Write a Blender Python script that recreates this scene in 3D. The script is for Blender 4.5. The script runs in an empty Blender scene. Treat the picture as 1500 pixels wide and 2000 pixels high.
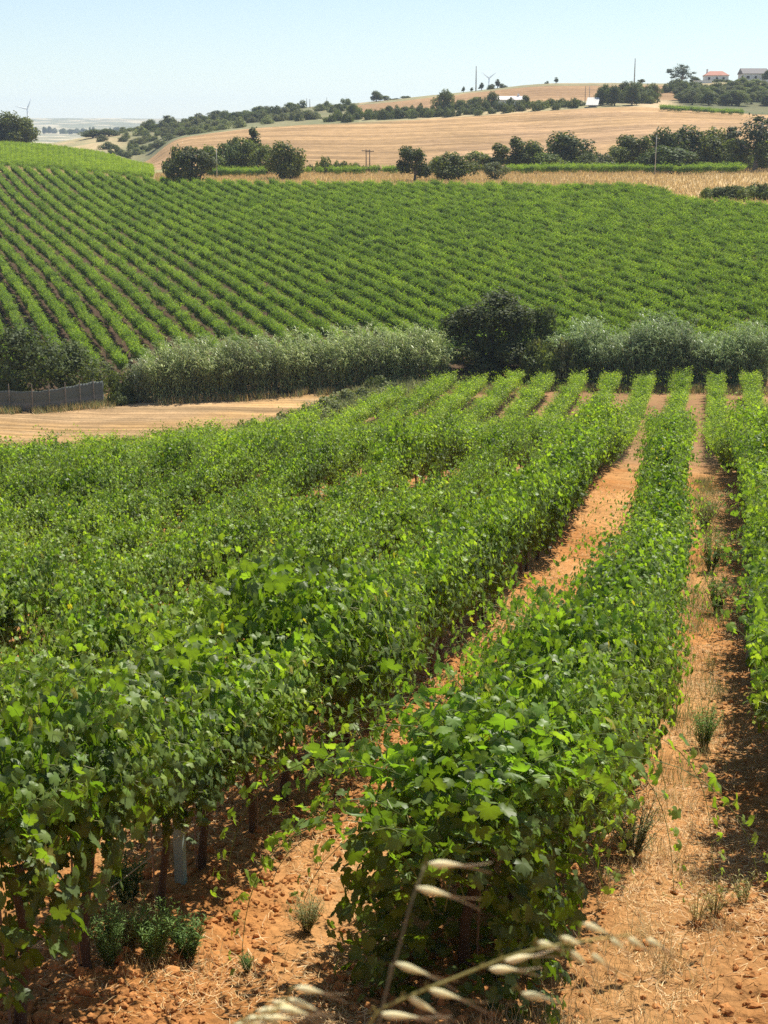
import bpy, math, random
import numpy as np
from mathutils import Vector, Matrix, Euler
R = math.radians
rng = np.random.default_rng(7)
random.seed(7)
sc = bpy.context.scene
COL = sc.collection

# ------------------------------------------------------------------ camera, sky, sun
F = 2800.0                       # focal length in photo pixels (photo 1500 x 2000)
PITCH = R(14.5); YAW = R(-12.7)  # looking down, and left of +Y
CZ = 20.0
cam_d = bpy.data.cameras.new('camera'); cam = bpy.data.objects.new('camera', cam_d); COL.objects.link(cam)
cam.location = (0, 0, CZ)
cam.rotation_euler = (R(90) - PITCH, 0, -YAW)
cam_d.sensor_fit = 'VERTICAL'; cam_d.sensor_height = 36.0; cam_d.lens = F / 2000 * 36
cam_d.clip_start = 0.05; cam_d.clip_end = 20000
cam_d.dof.use_dof = True; cam_d.dof.focus_distance = 22.0; cam_d.dof.aperture_fstop = 18.0
sc.camera = cam
SUN_AZ, SUN_EL = R(26), R(59)
w = bpy.data.worlds.new("World"); sc.world = w; w.use_nodes = True
wn = w.node_tree; bg = wn.nodes['Background']
sky = wn.nodes.new('ShaderNodeTexSky'); sky.sky_type = 'NISHITA'; sky.sun_disc = False
sky.sun_elevation = SUN_EL; sky.sun_rotation = SUN_AZ; sky.air_density = 1.0; sky.dust_density = 0.2; sky.ozone_density = 1.6
wn.links.new(sky.outputs[0], bg.inputs[0]); bg.inputs[1].default_value = 0.08
sd = bpy.data.lights.new('sun', 'SUN'); sd.energy = 5.0; sd.angle = R(0.53); sd.color = (1.0, 0.95, 0.86)
sun = bpy.data.objects.new('sun', sd); COL.objects.link(sun)
sdir = Vector((math.sin(SUN_AZ) * math.cos(SUN_EL), math.cos(SUN_AZ) * math.cos(SUN_EL), math.sin(SUN_EL)))
sun.rotation_euler = (-sdir).to_track_quat('-Z', 'Y').to_euler(); sun.location = (0, 0, 60)
sc.view_settings.view_transform = 'Standard'; sc.view_settings.look = 'None'
sc.view_settings.exposure = 0.76; sc.view_settings.gamma = 1
cy = sc.cycles
cy.max_bounces = 7; cy.diffuse_bounces = 3; cy.glossy_bounces = 2; cy.transmission_bounces = 5; cy.volume_bounces = 1
cy.transparent_max_bounces = 6; cy.use_denoising = False; cy.caustics_reflective = False; cy.caustics_refractive = False
cy.use_adaptive_sampling = False; cy.adaptive_threshold = 0.01

# ------------------------------------------------------------------ pixel <-> world
cp, sp_ = math.cos(PITCH), math.sin(PITCH)
cyaw, syaw = math.cos(YAW), math.sin(YAW)
def ray(px, py):
    a = (px - 750) / F; b = (1000 - py) / F
    fwd = cp + b * sp_; up = -sp_ + b * cp      # along view azimuth, and z
    return np.array([fwd * syaw + a * cyaw, fwd * cyaw - a * syaw, up])
def project(X, Y, Z):
    dz = Z - CZ
    fh = X * syaw + Y * cyaw; rt = X * cyaw - Y * syaw
    dep = fh * cp - dz * sp_; upc = fh * sp_ + dz * cp
    dep = np.where(dep < 0.05, 0.05, dep)
    return 750 + F * rt / dep, 1000 - F * upc / dep
def azx(x):                                     # azimuth of photo column x at the horizon
    return YAW + np.arctan((np.asarray(x, float) - 750) * cp / F)
def x_of_az(az):
    return 750 + F * np.tan(np.clip(az - YAW, -1.3, 1.3)) / cp
def h_at(r, x, y):                              # height of something seen at pixel (x,y) at horizontal distance r
    d = ray(x, y); return CZ + d[2] / math.hypot(d[0], d[1]) * r

_cy = np.arange(0, 130, .5)                     # the rows bow gently to the right half way down the slope
_cx = np.interp(_cy, [0, 8, 12, 18, 26, 38, 50, 66, 85, 130], [.15, .15, .3, .55, .8, .85, .7, .35, 0, 0])
_cx = np.convolve(np.pad(_cx, 6, mode='edge'), np.ones(13) / 13, 'valid')
# ------------------------------------------------------------------ noise
def _hash(i, j, s):
    n = (i.astype(np.int64) * 374761393 + j.astype(np.int64) * 668265263 + s * 1442695041) & 0x7fffffff
    n = ((n ^ (n >> 13)) * 1274126177) & 0x7fffffff
    return ((n ^ (n >> 16)) & 0xffff) / 65535.0
def vnoise(x, y, s=0):
    x = np.asarray(x, float); y = np.asarray(y, float)
    i = np.floor(x); j = np.floor(y); u = x - i; v = y - j
    u = u * u * (3 - 2 * u); v = v * v * (3 - 2 * v)
    a = _hash(i, j, s); b = _hash(i + 1, j, s); c = _hash(i, j + 1, s); d = _hash(i + 1, j + 1, s)
    return (a * (1 - u) + b * u) * (1 - v) + (c * (1 - u) + d * u) * v
def fbm(x, y, o=4, s=0):
    t = 0; a = .5; n = 0
    for k in range(o):
        t = t + a * vnoise(x * 2 ** k, y * 2 ** k, s + k * 17); n += a; a *= .5
    return t / n

# ------------------------------------------------------------------ terrain height
_py = np.arange(-60, 400, 0.25)
_pp = np.interp(_py, [-60, 0.3, 1.2, 7.0, 9, 22.4, 31.7, 41, 48, 60, 81, 106, 112, 400],
                [18.4, 18.4, 17.9, 14.5, 14.1, 11.9, 10.8, 10.1, 9.1, 6.5, 2.7, 1.2, .7, .5])
_k = np.exp(-0.5 * (np.arange(-16, 17) * 0.25 / 1.1) ** 2); _k /= _k.sum()
_ps = np.convolve(np.pad(_pp, 16, mode='edge'), _k, 'valid')
_b = np.clip((_py - 8) / 4, 0, 1); _pp = _pp * (1 - _b) + _ps * _b
def near(X, Y):
    return np.interp(Y, _py, _pp) - np.interp(Y, [46, 80], [.11, .038]) * np.clip(-X - 4, 0, 40) * np.clip((Y - 8) / 20, 0, 1) + 0.02 * np.clip(X - 1, 0, 20)
HU = (math.sin(R(-33)), math.cos(R(-33))); HV = (math.cos(R(33)), math.sin(R(33)))
def uv_hill(X, Y):
    return X * HU[0] + Y * HU[1], X * HV[0] + Y * HV[1]
def plane(X, Y):
    u, v = uv_hill(X, Y)
    return CZ - 18 + .07 * (u - 121) + .074 * (v - 47.2)
def base(X, Y):
    a = near(X, Y); b = plane(X, Y); k = 0.8
    m = np.maximum(a, b)
    return np.where(Y > 60, m + k * np.log(np.exp((a - m) / k) + np.exp((b - m) / k)) - 0, a)
xs_c = np.array([-500, 0, 100, 200, 280, 330, 400, 500, 600, 750, 900, 1050, 1150, 1250, 1300, 1345, 1400, 1500, 2000.])
yb_c = np.array([315, 320, 326, 334, 343, 346, 348, 351, 352, 353, 354, 355, 355, 358, 366, 384, 388, 392, 405.])
def colf(pts):
    p = np.array(pts, float); return np.interp(xs_c, p[:, 0], p[:, 1])
Y300 = colf([(0, 306), (280, 334), (330, 340), (400, 342), (900, 338), (1200, 335), (1500, 333), (2000, 330)])
Y420 = colf([(0, 286), (100, 288), (200, 300), (280, 312), (400, 318), (500, 322), (600, 328), (750, 325), (900, 312), (1050, 305), (1150, 300), (1250, 287), (1350, 276), (1500, 268)])
Y520 = colf([(0, 300), (100, 300), (200, 290), (280, 280), (330, 274), (400, 263), (500, 251), (640, 240), (800, 236), (1000, 223), (1130, 214), (1250, 211), (1350, 217), (1440, 223), (1500, 226)])
Y690 = colf([(0, 285), (100, 281), (160, 273), (200, 264), (300, 250), (400, 232), (500, 217), (600, 207), (700, 199), (800, 192), (850, 186), (900, 179), (950, 171), (1000, 165), (1100, 161), (1200, 161), (1300, 162), (1400, 159), (1500, 158)])
RC = np.zeros(len(xs_c))
_rr = np.geomspace(0.3, 7000, 1600)
TAB = np.zeros((len(xs_c), len(_rr)))
for i, x in enumerate(xs_c):
    az = float(azx(x)); r = np.arange(130, 420, 0.5)
    X = r * math.sin(az); Y = r * math.cos(az)
    g = plane(X, Y) + 1.6
    _, py = project(X, Y, g)
    k = np.argmax(py < yb_c[i]); rc = r[k] if py.min() < yb_c[i] else 340
    rc = min(rc, 335); RC[i] = rc
    px = r_ = None
    bx = _rr * math.sin(az); by = _rr * math.cos(az)
    hb = base(bx, by)
    hrc = float(base(np.array([rc * math.sin(az)]), np.array([rc * math.cos(az)]))[0])
    R2 = [rc, rc + 8]; H2 = [hrc, hrc + .5]
    if x > 300:
        R2 += [max(300, rc + 30), max(310, rc + 38), 350, 420, 525, 600, 690, 760]
        H2 += [h_at(R2[2], x, Y300[i]), h_at(R2[3], x, Y300[i] + 1.5), h_at(350, x, max(Y300[i], Y420[i]) + 6), h_at(420, x, Y420[i]), h_at(525, x, Y520[i]),
               h_at(600, x, .5 * Y520[i] + .5 * Y690[i] + 4), h_at(690, x, Y690[i]), h_at(760, x, Y690[i] + 3)]
    else:
        q = (x + 0) / 300
        R2 += [420, 440, 525, 600, 690, 760]
        yt = np.interp(x, [0, 100, 200, 280], [289, 292, 303, 330])
        H2 += [h_at(420, x, yt), h_at(440, x, yt + .5), h_at(525, x, max(Y520[i], yt + 3)), h_at(600, x, max(Y690[i] + 8, 270)), h_at(690, x, Y690[i]), h_at(760, x, Y690[i] + 3)]
    R2 += [1000, 1600, 2300, 2600, 4000, 5000, 7000]
    H2 += [h_at(1000, x, max(Y690[i] + 26, 278)), h_at(1600, x, 276), h_at(2300, x, 262), h_at(2600, x, 259), CZ + 60, CZ + 40, CZ + 20]
    far = np.interp(_rr, R2, H2)
    t = np.clip((_rr - (rc - 1)) / 2, 0, 1)
    TAB[i] = hb * (1 - t) + far * t
_lr = np.log(_rr)
_kk = np.exp(-0.5 * (np.arange(-6, 7) / 2.2) ** 2); _kk /= _kk.sum()
for i in range(len(xs_c)):
    TAB[i] = np.convolve(np.pad(TAB[i], 6, mode='edge'), _kk, 'valid')
XF = np.linspace(-500, 2000, 251)
TF = np.zeros((251, len(_rr)))
for j in range(len(_rr)): TF[:, j] = np.interp(XF, xs_c, TAB[:, j])
_k3 = np.exp(-0.5 * (np.arange(-5, 6) / 2.0) ** 2); _k3 /= _k3.sum()
TF = np.apply_along_axis(lambda c: np.convolve(np.pad(c, 5, mode='edge'), _k3, 'valid'), 0, TF)
def H(X, Y):
    X = np.asarray(X, float); Y = np.asarray(Y, float)
    r = np.hypot(X, Y); b = base(X, Y)
    x = np.clip(x_of_az(np.arctan2(X, Y)), -500, 2000)
    fi = (x + 500) / 10; i0 = np.clip(fi.astype(int), 0, 249); u = fi - i0
    fj = (np.log(np.maximum(r, .31)) - _lr[0]) / (_lr[1] - _lr[0]); j0 = np.clip(fj.astype(int), 0, len(_rr) - 2); v = np.clip(fj - j0, 0, 1)
    t = TF[i0, j0] * (1 - u) * (1 - v) + TF[i0 + 1, j0] * u * (1 - v) + TF[i0, j0 + 1] * (1 - u) * v + TF[i0 + 1, j0 + 1] * u * v
    w_ = np.clip((r - 145) / 25, 0, 1)
    h = b * (1 - w_) + t * w_
    big = (fbm(X / 60, Y / 60, 3, 5) - .5) * np.clip((r - 380) / 200, 0, 1) * 2.0
    return h + big + (fbm(X / 5, Y / 5, 3, 9) - .5) * .25
def H1(X, Y): return float(H(np.array([X]), np.array([Y]))[0])
def rc_of(X, Y):
    return np.interp(np.clip(x_of_az(np.arctan2(X, Y)), -500, 2000), xs_c, RC)
def spot(x, r):                                  # ground point in the direction of column x at distance r
    a = float(azx(x)); X = r * math.sin(a); Y = r * math.cos(a)
    return X, Y, H1(X, Y)
def hit(px, py, r0=6, r1=1500):                  # where the sight line meets the ground
    d = ray(px, py); d = d / math.hypot(d[0], d[1])
    r = np.geomspace(r0, r1, 4000); g = H(d[0] * r, d[1] * r); z = CZ + d[2] * r
    k = int(np.argmax(z < g)); 
    if not (z < g).any(): k = len(r) - 1
    return float(d[0] * r[k]), float(d[1] * r[k]), float(g[k])

# ------------------------------------------------------------------ vineyard block borders
def left_end(X): return np.interp(X, [-60, -40, -31, -25, -20.5, -15], [50, 56, 62, 82, 107, 109])   # far end of the lower rows

# ------------------------------------------------------------------ mesh helpers
def mesh(name, V, polys, mats, col=None, smooth=False, mat_idx=None):
    """polys: list of int arrays (n,k)"""
    me = bpy.data.meshes.new(name)
    V = np.asarray(V, np.float32)
    polys = [np.asarray(p, np.int32) for p in polys if len(p)]
    me.vertices.add(len(V)); me.vertices.foreach_set('co', V.ravel())
    loops = np.concatenate([p.ravel() for p in polys]); sizes = np.concatenate([np.full(len(p), p.shape[1], np.int32) for p in polys])
    me.loops.add(len(loops)); me.loops.foreach_set('vertex_index', loops)
    me.polygons.add(len(sizes)); st = np.concatenate([[0], np.cumsum(sizes)[:-1]]).astype(np.int32)
    me.polygons.foreach_set('loop_start', st); me.polygons.foreach_set('loop_total', sizes)
    if mat_idx is not None: me.polygons.foreach_set('material_index', np.asarray(mat_idx, np.int32))
    me.polygons.foreach_set('use_smooth', np.full(len(sizes), smooth))
    me.update(calc_edges=True)
    if col is not None:
        c = np.ones((len(V), 4), np.float32); c[:, :3] = col
        a = me.color_attributes.new('Col', 'FLOAT_COLOR', 'POINT'); a.data.foreach_set('color', c.ravel())
    for m in (mats if isinstance(mats, (list, tuple)) else [mats]): me.materials.append(m)
    return me
def obj(name, me, parent=None, loc=None):
    o = bpy.data.objects.new(name, me); COL.objects.link(o)
    if parent: o.parent = parent
    if loc: o.location = loc
    return o
def empty(name, loc, rz=0, scale=None):
    o = bpy.data.objects.new(name, None); COL.objects.link(o); o.location = loc; o.rotation_euler = (0, 0, rz)
    o.empty_display_size = .3
    if scale is not None: o.scale = scale
    return o
def tag(o, label=None, cat=None, group=None, kind=None):
    if label: o['label'] = label
    if cat: o['category'] = cat
    if group: o['group'] = group
    if kind: o['kind'] = kind
    return o
class MB:
    def __init__(s): s.V = []; s.P = {3: [], 4: []}; s.C = []; s.n = 0
    def add(s, V, P, c=(1, 1, 1)):
        V = np.asarray(V, float); s.V.append(V); P = np.asarray(P, int)
        s.P[P.shape[1]].append(P + s.n); s.n += len(V)
        cc = np.empty((len(V), 3)); cc[:] = c; s.C.append(cc)
    def tube(s, pts, rad, sides=6, c=(1, 1, 1)):
        pts = np.asarray(pts, float); n = len(pts); rad = np.broadcast_to(rad, (n,))
        t = np.gradient(pts, axis=0); t /= np.linalg.norm(t, axis=1)[:, None] + 1e-9
        ref = np.array([1., 0, 0]) if abs(t[0][0]) < .8 else np.array([0, 1., 0])
        V = []
        for i in range(n):
            a = np.cross(t[i], ref); a /= np.linalg.norm(a) + 1e-9; b = np.cross(t[i], a)
            th = np.arange(sides) / sides * 2 * np.pi
            V.append(pts[i] + rad[i] * (np.cos(th)[:, None] * a + np.sin(th)[:, None] * b))
        V = np.concatenate(V + [pts[:1], pts[-1:]]); q = []; tr = []
        for i in range(n - 1):
            for k in range(sides):
                k2 = (k + 1) % sides; q.append([i * sides + k, (i + 1) * sides + k, (i + 1) * sides + k2, i * sides + k2])
        for k in range(sides):
            tr.append([n * sides, k, (k + 1) % sides]); tr.append([n * sides + 1, (n - 1) * sides + (k + 1) % sides, (n - 1) * sides + k])
        m = s.n; s.add(V, q, c); s.P[3].append(np.array(tr) + m)
    def box(s, lo, hi, c=(1, 1, 1), rz=0, org=(0, 0)):
        x0, y0, z0 = lo; x1, y1, z1 = hi
        V = np.array([[x0, y0, z0], [x1, y0, z0], [x1, y1, z0], [x0, y1, z0], [x0, y0, z1], [x1, y0, z1], [x1, y1, z1], [x0, y1, z1]], float)
        if rz:
            c_, s_ = math.cos(rz), math.sin(rz); V[:, :2] = V[:, :2] @ np.array([[c_, s_], [-s_, c_]])
        V[:, 0] += org[0]; V[:, 1] += org[1]
        s.add(V, [[3, 2, 1, 0], [4, 5, 6, 7], [0, 1, 5, 4], [1, 2, 6, 5], [2, 3, 7, 6], [3, 0, 4, 7]], c)
    def mesh(s, name, mat, smooth=False):
        P = [np.concatenate(s.P[k]) for k in (3, 4) if s.P[k]]
        return mesh(name, np.concatenate(s.V), P, mat, np.concatenate(s.C), smooth)
def norm(v): return v / (np.linalg.norm(v, axis=-1, keepdims=True) + 1e-9)

# ------------------------------------------------------------------ materials
def newmat(name):
    m = bpy.data.materials.new(name); m.use_nodes = True; nt = m.node_tree
    return m, nt, nt.nodes['Principled BSDF'], nt.nodes['Material Output']
def mixc(nt, a, b, f, mode='MIX'):
    n = nt.nodes.new('ShaderNodeMix'); n.data_type = 'RGBA'; n.blend_type = mode
    for s_, v in ((6, a), (7, b)):
        if isinstance(v, bpy.types.NodeSocket): nt.links.new(v, n.inputs[s_])
        else: n.inputs[s_].default_value = (*v, 1)
    if isinstance(f, bpy.types.NodeSocket): nt.links.new(f, n.inputs[0])
    else: n.inputs[0].default_value = f
    return n.outputs[2]
def noise(nt, scale, detail=4, rough=.55, coord='Object', vec_scale=None, rot=None):
    tc = nt.nodes.new('ShaderNodeTexCoord'); n = nt.nodes.new('ShaderNodeTexNoise')
    n.inputs['Scale'].default_value = scale; n.inputs['Detail'].default_value = detail; n.inputs['Roughness'].default_value = rough
    src = tc.outputs[coord]
    if vec_scale:
        mp = nt.nodes.new('ShaderNodeMapping'); mp.inputs['Scale'].default_value = vec_scale
        if rot: mp.inputs['Rotation'].default_value = (0, 0, rot)
        nt.links.new(src, mp.inputs[0]); src = mp.outputs[0]
    nt.links.new(src, n.inputs['Vector']); return n.outputs[0]
def ramp(nt, src, a, b, lo=0., hi=1.):
    n = nt.nodes.new('ShaderNodeMapRange'); n.inputs[1].default_value = a; n.inputs[2].default_value = b
    n.inputs[3].default_value = lo; n.inputs[4].default_value = hi
    nt.links.new(src, n.inputs[0]); return n.outputs[0]
def leaf_mat(name, back=(.16, .2, .12), backf=.55, trans=.35, rough=.42, tr_tint=(1.45, 1.55, .45), var=.3, spec=.4):
    m, nt, bs, out = newmat(name)
    at = nt.nodes.new('ShaderNodeAttribute'); at.attribute_name = 'Col'
    oi = nt.nodes.new('ShaderNodeObjectInfo')
    hs = nt.nodes.new('ShaderNodeHueSaturation')
    nt.links.new(at.outputs[0], hs.inputs['Color'])
    nt.links.new(ramp(nt, oi.outputs['Random'], 0, 1, 1 - var, 1 + var), hs.inputs['Value'])
    nt.links.new(ramp(nt, oi.outputs['Random'], 0, 1, .508, .492), hs.inputs['Hue'])
    c = hs.outputs[0]
    ge = nt.nodes.new('ShaderNodeNewGeometry')
    mm = nt.nodes.new('ShaderNodeMath'); mm.operation = 'MULTIPLY'; mm.inputs[1].default_value = backf
    nt.links.new(ge.outputs['Backfacing'], mm.inputs[0])
    c2 = mixc(nt, c, back, mm.outputs[0])
    nt.links.new(c2, bs.inputs['Base Color']); bs.inputs['Roughness'].default_value = rough
    bs.inputs['Specular IOR Level'].default_value = spec
    tr = nt.nodes.new('ShaderNodeBsdfTranslucent')
    nt.links.new(mixc(nt, c, tr_tint, 1.0, 'MULTIPLY'), tr.inputs[0])
    mx = nt.nodes.new('ShaderNodeMixShader'); mx.inputs[0].default_value = trans
    nt.links.new(bs.outputs[0], mx.inputs[1]); nt.links.new(tr.outputs[0], mx.inputs[2]); nt.links.new(mx.outputs[0], out.inputs[0])
    return m
def plain_mat(name, rough=.85, nsc=8, var=.25, bump=.3, bscale=30, spec=.2):
    m, nt, bs, out = newmat(name)
    at = nt.nodes.new('ShaderNodeAttribute'); at.attribute_name = 'Col'
    f = ramp(nt, noise(nt, nsc), .3, .7, 1 - var, 1 + var)
    cb = nt.nodes.new('ShaderNodeCombineColor')
    for i in range(3): nt.links.new(f, cb.inputs[i])
    nt.links.new(mixc(nt, at.outputs[0], cb.outputs[0], 1.0, 'MULTIPLY'), bs.inputs['Base Color'])
    bs.inputs['Roughness'].default_value = rough; bs.inputs['Specular IOR Level'].default_value = spec
    if bump:
        b = nt.nodes.new('ShaderNodeBump'); b.inputs['Strength'].default_value = bump; b.inputs['Distance'].default_value = .02
        nt.links.new(noise(nt, bscale), b.inputs['Height']); nt.links.new(b.outputs[0], bs.inputs['Normal'])
    return m
M_vine = leaf_mat('vine_leaf', back=(.16, .20, .10), backf=.30, trans=.46, rough=.45, spec=.35)
M_tree = leaf_mat('tree_leaf', back=(.08, .1, .06), backf=.3, trans=.3, rough=.5, tr_tint=(1.3, 1.4, .5), var=.3, spec=.08)
M_reed = leaf_mat('reed_leaf', back=(.17, .2, .13), backf=.5, trans=.25, rough=.42, tr_tint=(1.2, 1.3, .7), var=.1)
M_straw = leaf_mat('dry_straw', back=(.6, .45, .24), backf=.1, trans=.3, rough=.6, tr_tint=(1.1, 1, .8), var=.1)
M_bark = plain_mat('bark', .95, 12, .35, .6, 40)
M_stake = plain_mat('weathered_metal', .6, 20, .3, .2, 60)
M_wall = plain_mat('painted_wall', .8, 1.5, .06, .1, 10)
M_conc = plain_mat('concrete', .9, 2, .12, .2, 20)
M_clod = plain_mat('clod_soil', 1.0, 25, .25, .5, 60, .05)

# ground material: albedo attribute, modulated by real surface texture
M_ground, nt, bs, out = newmat('ground_soil')
at = nt.nodes.new('ShaderNodeAttribute'); at.attribute_name = 'Col'
a2 = nt.nodes.new('ShaderNodeAttribute'); a2.attribute_name = 'Zone'
sepz = nt.nodes.new('ShaderNodeSeparateColor'); nt.links.new(a2.outputs[0], sepz.inputs[0])
n1 = ramp(nt, noise(nt, 7, 6, .65), .3, .7, .72, 1.25)
n2 = ramp(nt, noise(nt, .35, 5, .6), .3, .7, .82, 1.16)
n3 = ramp(nt, noise(nt, .012, 5, .6), .35, .65, .85, 1.15)
mu = nt.nodes.new('ShaderNodeMath'); mu.operation = 'MULTIPLY'; nt.links.new(n1, mu.inputs[0]); nt.links.new(n2, mu.inputs[1])
mu2 = nt.nodes.new('ShaderNodeMath'); mu2.operation = 'MULTIPLY'; nt.links.new(mu.outputs[0], mu2.inputs[0]); nt.links.new(n3, mu2.inputs[1])
# mown-stubble streaks
st1 = ramp(nt, noise(nt, 1.0, 5, .6, vec_scale=(.02, 1.1, .3), rot=R(-14)), .4, .6, .72, 1.2)
st2 = ramp(nt, noise(nt, 1.0, 3, .6, vec_scale=(.006, .16, .05), rot=R(10)), .42, .58, .8, 1.12)
ms = nt.nodes.new('ShaderNodeMath'); ms.operation = 'MULTIPLY'; nt.links.new(st1, ms.inputs[0]); nt.links.new(st2, ms.inputs[1])
mg = nt.nodes.new('ShaderNodeMix'); mg.data_type = 'FLOAT'
nt.links.new(sepz.outputs[0], mg.inputs[0]); mg.inputs[2].default_value = 1; nt.links.new(ms.outputs[0], mg.inputs[3])
mu3 = nt.nodes.new('ShaderNodeMath'); mu3.operation = 'MULTIPLY'; nt.links.new(mu2.outputs[0], mu3.inputs[0]); nt.links.new(mg.outputs[0], mu3.inputs[1])
cb = nt.nodes.new('ShaderNodeCombineColor')
for i in range(3): nt.links.new(mu3.outputs[0], cb.inputs[i])
# straw flecks over the soil in the near block
vor = nt.nodes.new('ShaderNodeTexVoronoi'); tc = nt.nodes.new('ShaderNodeTexCoord'); mp = nt.nodes.new('ShaderNodeMapping')
mp.inputs['Scale'].default_value = (14, 34, 14); nt.links.new(tc.outputs['Object'], mp.inputs[0]); nt.links.new(mp.outputs[0], vor.inputs['Vector'])
fl = ramp(nt, vor.outputs['Distance'], .22, .12, 0, 1)
fm = nt.nodes.new('ShaderNodeMath'); fm.operation = 'MULTIPLY'; nt.links.new(fl, fm.inputs[0]); nt.links.new(sepz.outputs[1], fm.inputs[1])
cc = mixc(nt, at.outputs[0], (.52, .33, .145), fm.outputs[0])
nt.links.new(mixc(nt, cc, cb.outputs[0], 1.0, 'MULTIPLY'), bs.inputs['Base Color'])
bs.inputs['Roughness'].default_value = 1; bs.inputs['Specular IOR Level'].default_value = .05
b1 = nt.nodes.new('ShaderNodeBump'); b1.inputs['Strength'].default_value = .9; b1.inputs['Distance'].default_value = .05
nt.links.new(noise(nt, 9, 8, .7), b1.inputs['Height'])
b2 = nt.nodes.new('ShaderNodeBump'); b2.inputs['Strength'].default_value = .6; b2.inputs['Distance'].default_value = .4
nt.links.new(noise(nt, 1.2, 5, .6), b2.inputs['Height']); nt.links.new(b1.outputs[0], b2.inputs['Normal']); nt.links.new(b2.outputs[0], bs.inputs['Normal'])

# ------------------------------------------------------------------ ground sheet
azs = np.concatenate([np.linspace(-math.pi, YAW - .36, 60, endpoint=False), np.linspace(YAW - .36, YAW + .36, 560), np.linspace(YAW + .36, math.pi, 60)[1:-1]])
rs = np.concatenate([np.geomspace(.3, 7, 30, endpoint=False), np.geomspace(7, 32, 480, endpoint=False), np.geomspace(32, 900, 560, endpoint=False), np.geomspace(900, 6500, 80)])
A, RR = np.meshgrid(azs, rs, indexing='ij'); GX = RR * np.sin(A); GY = RR * np.cos(A)
GH = H(GX, GY)
rowx = (GX - np.interp(GY, _cy, _cx) + 1.7) / 2.5; dx = np.abs(rowx - np.round(rowx)) * 2.5          # distance from the nearest vine row
nearblk = (GY > 5) & (GY < 112) & (GY < left_end(GX) + 2)
micro = (fbm(GX * 6, GY * 6, 4, 3) - .5) * .12 + (fbm(GX * 1.6, GY * 1.6, 2, 8) - .5) * .10
rough = np.clip(1.35 - dx * .9, .25, 1)
GH = GH + np.where((RR < 70) & (GY > 4), micro * rough + .09 * np.exp(-(dx / .45) ** 2), 0)
# albedo zones
PX, PY = project(GX, GY, GH)
C = np.zeros(GX.shape + (3,)); Z = np.zeros(GX.shape + (3,))
def put(mask, c):
    m = np.clip(mask, 0, 1)[..., None]; C[:] = C * (1 - m) + np.array(c) * m
nz = fbm(GX / 14, GY / 14, 4, 31); nz2 = fbm(GX / 2.5, GY / 2.5, 4, 41); nz3 = fbm(GX / 60, GY / 60, 4, 77)
C[:] = (.375, .165, .052)
put(np.clip((nz2 - .42) * 5, 0, 1) * .5, (.46, .25, .10))
put(np.clip(1 - np.abs(dx - 1.25) / .5, 0, 1) * np.clip((nz2 - .3) * 3, 0, 1) * .5, (.46, .26, .105))
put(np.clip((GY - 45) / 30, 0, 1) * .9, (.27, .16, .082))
Z[..., 1] = nearblk * np.clip((nz2 - .25) * 2.4, 0, 1) * np.clip((60 - GY) / 20, .15, 1)
fld = (GY > 60) & (GX < -8) & (~nearblk) & (RR < 125)
put(fld * 1.0, (.43, .265, .115)); Z[..., 0] = np.where(fld, 1, Z[..., 0])
put(fld * np.clip((nz - .48) * 6, 0, 1) * .7, (.36, .24, .13)); put(fld * np.clip((fbm(GX / 9, GY / 1.2, 4, 19) - .52) * 8, 0, 1) * .6, (.34, .23, .12))
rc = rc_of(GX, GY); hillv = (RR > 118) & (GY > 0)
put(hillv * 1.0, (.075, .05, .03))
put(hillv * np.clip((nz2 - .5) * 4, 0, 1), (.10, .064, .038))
xc = x_of_az(A)
strip = (RR > rc + 1) & (GY > 0)
put(strip * np.clip((xc - 285 - 30 * fbm(GX / 4, GY / 4, 3, 12)) / 12, 0, 1), (.50, .36, .18))
put(strip * (RR > 312), (.28, .24, .12))
upl = strip & (xc <= 300) & (RR < 445)
put(upl * 1.0, (.30, .2, .1))
lf = np.interp(xc, [200, 250, 500, 1500], [390, 385, 385, 385])
field = (RR > lf) & (RR < 527) & (GY > 0) & (xc > 215)
put(field * 1.0, (.38, .24, .115)); Z[..., 0] = np.where(field, 1, Z[..., 0])
put(field * np.clip((nz3 - .52) * 8, 0, 1) * .45, (.44, .28, .16))
put(field * np.clip(1 - np.abs(PY - (243 + (PX - 500) * -.02)) / 5, 0, 1) * np.clip((PX - 570) / 30, 0, 1) * np.clip((790 - PX) / 60, 0, 1) * .7, (.26, .24, .13))
up = (RR >= 527) & (GY > 0)
put(up * 1.0, (.26, .235, .125))
put(up * np.clip((nz - .45) * 6, 0, 1) * .8, (.42, .31, .17))
put((up & (xc < 700)) * np.clip((xc - 200) / 60, 0, 1) * .75, (.15, .155, .08)); put((up & (RR < 672)) * .8 * np.clip((xc - 1295 - 50 * (nz - .5)) / 25, 0, 1), (.10, .115, .06))
gold = (xc < 1330) & up & (RR > 585) & (RR < 672) & (xc > 690)
put(gold * 1.0, (.33, .205, .105)); Z[..., 0] = np.where(gold, .6, Z[..., 0])
put((up & (RR >= 527) & (RR < 600) & (xc > 1215) & (xc < 1340)) * np.clip(1 - np.abs(xc - 1278 + 40 * (nz - .5)) / 60, 0, 1) * np.clip((595 - RR) / 20, 0, 1), (.46, .34, .2))
put((RR > 900) * 1.0, (.20, .20, .13)); put((RR > 900) * np.clip((nz3 - .5) * 9, 0, 1), (.42, .36, .24))
na, nr = GX.shape
V = np.stack([GX, GY, GH], -1).reshape(-1, 3)
ii, jj = np.meshgrid(np.arange(na), np.arange(nr - 1), indexing='ij'); i2 = (ii + 1) % na
Q = np.stack([ii * nr + jj, i2 * nr + jj, i2 * nr + jj + 1, ii * nr + jj + 1], -1).reshape(-1, 4)[:, ::-1]
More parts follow.
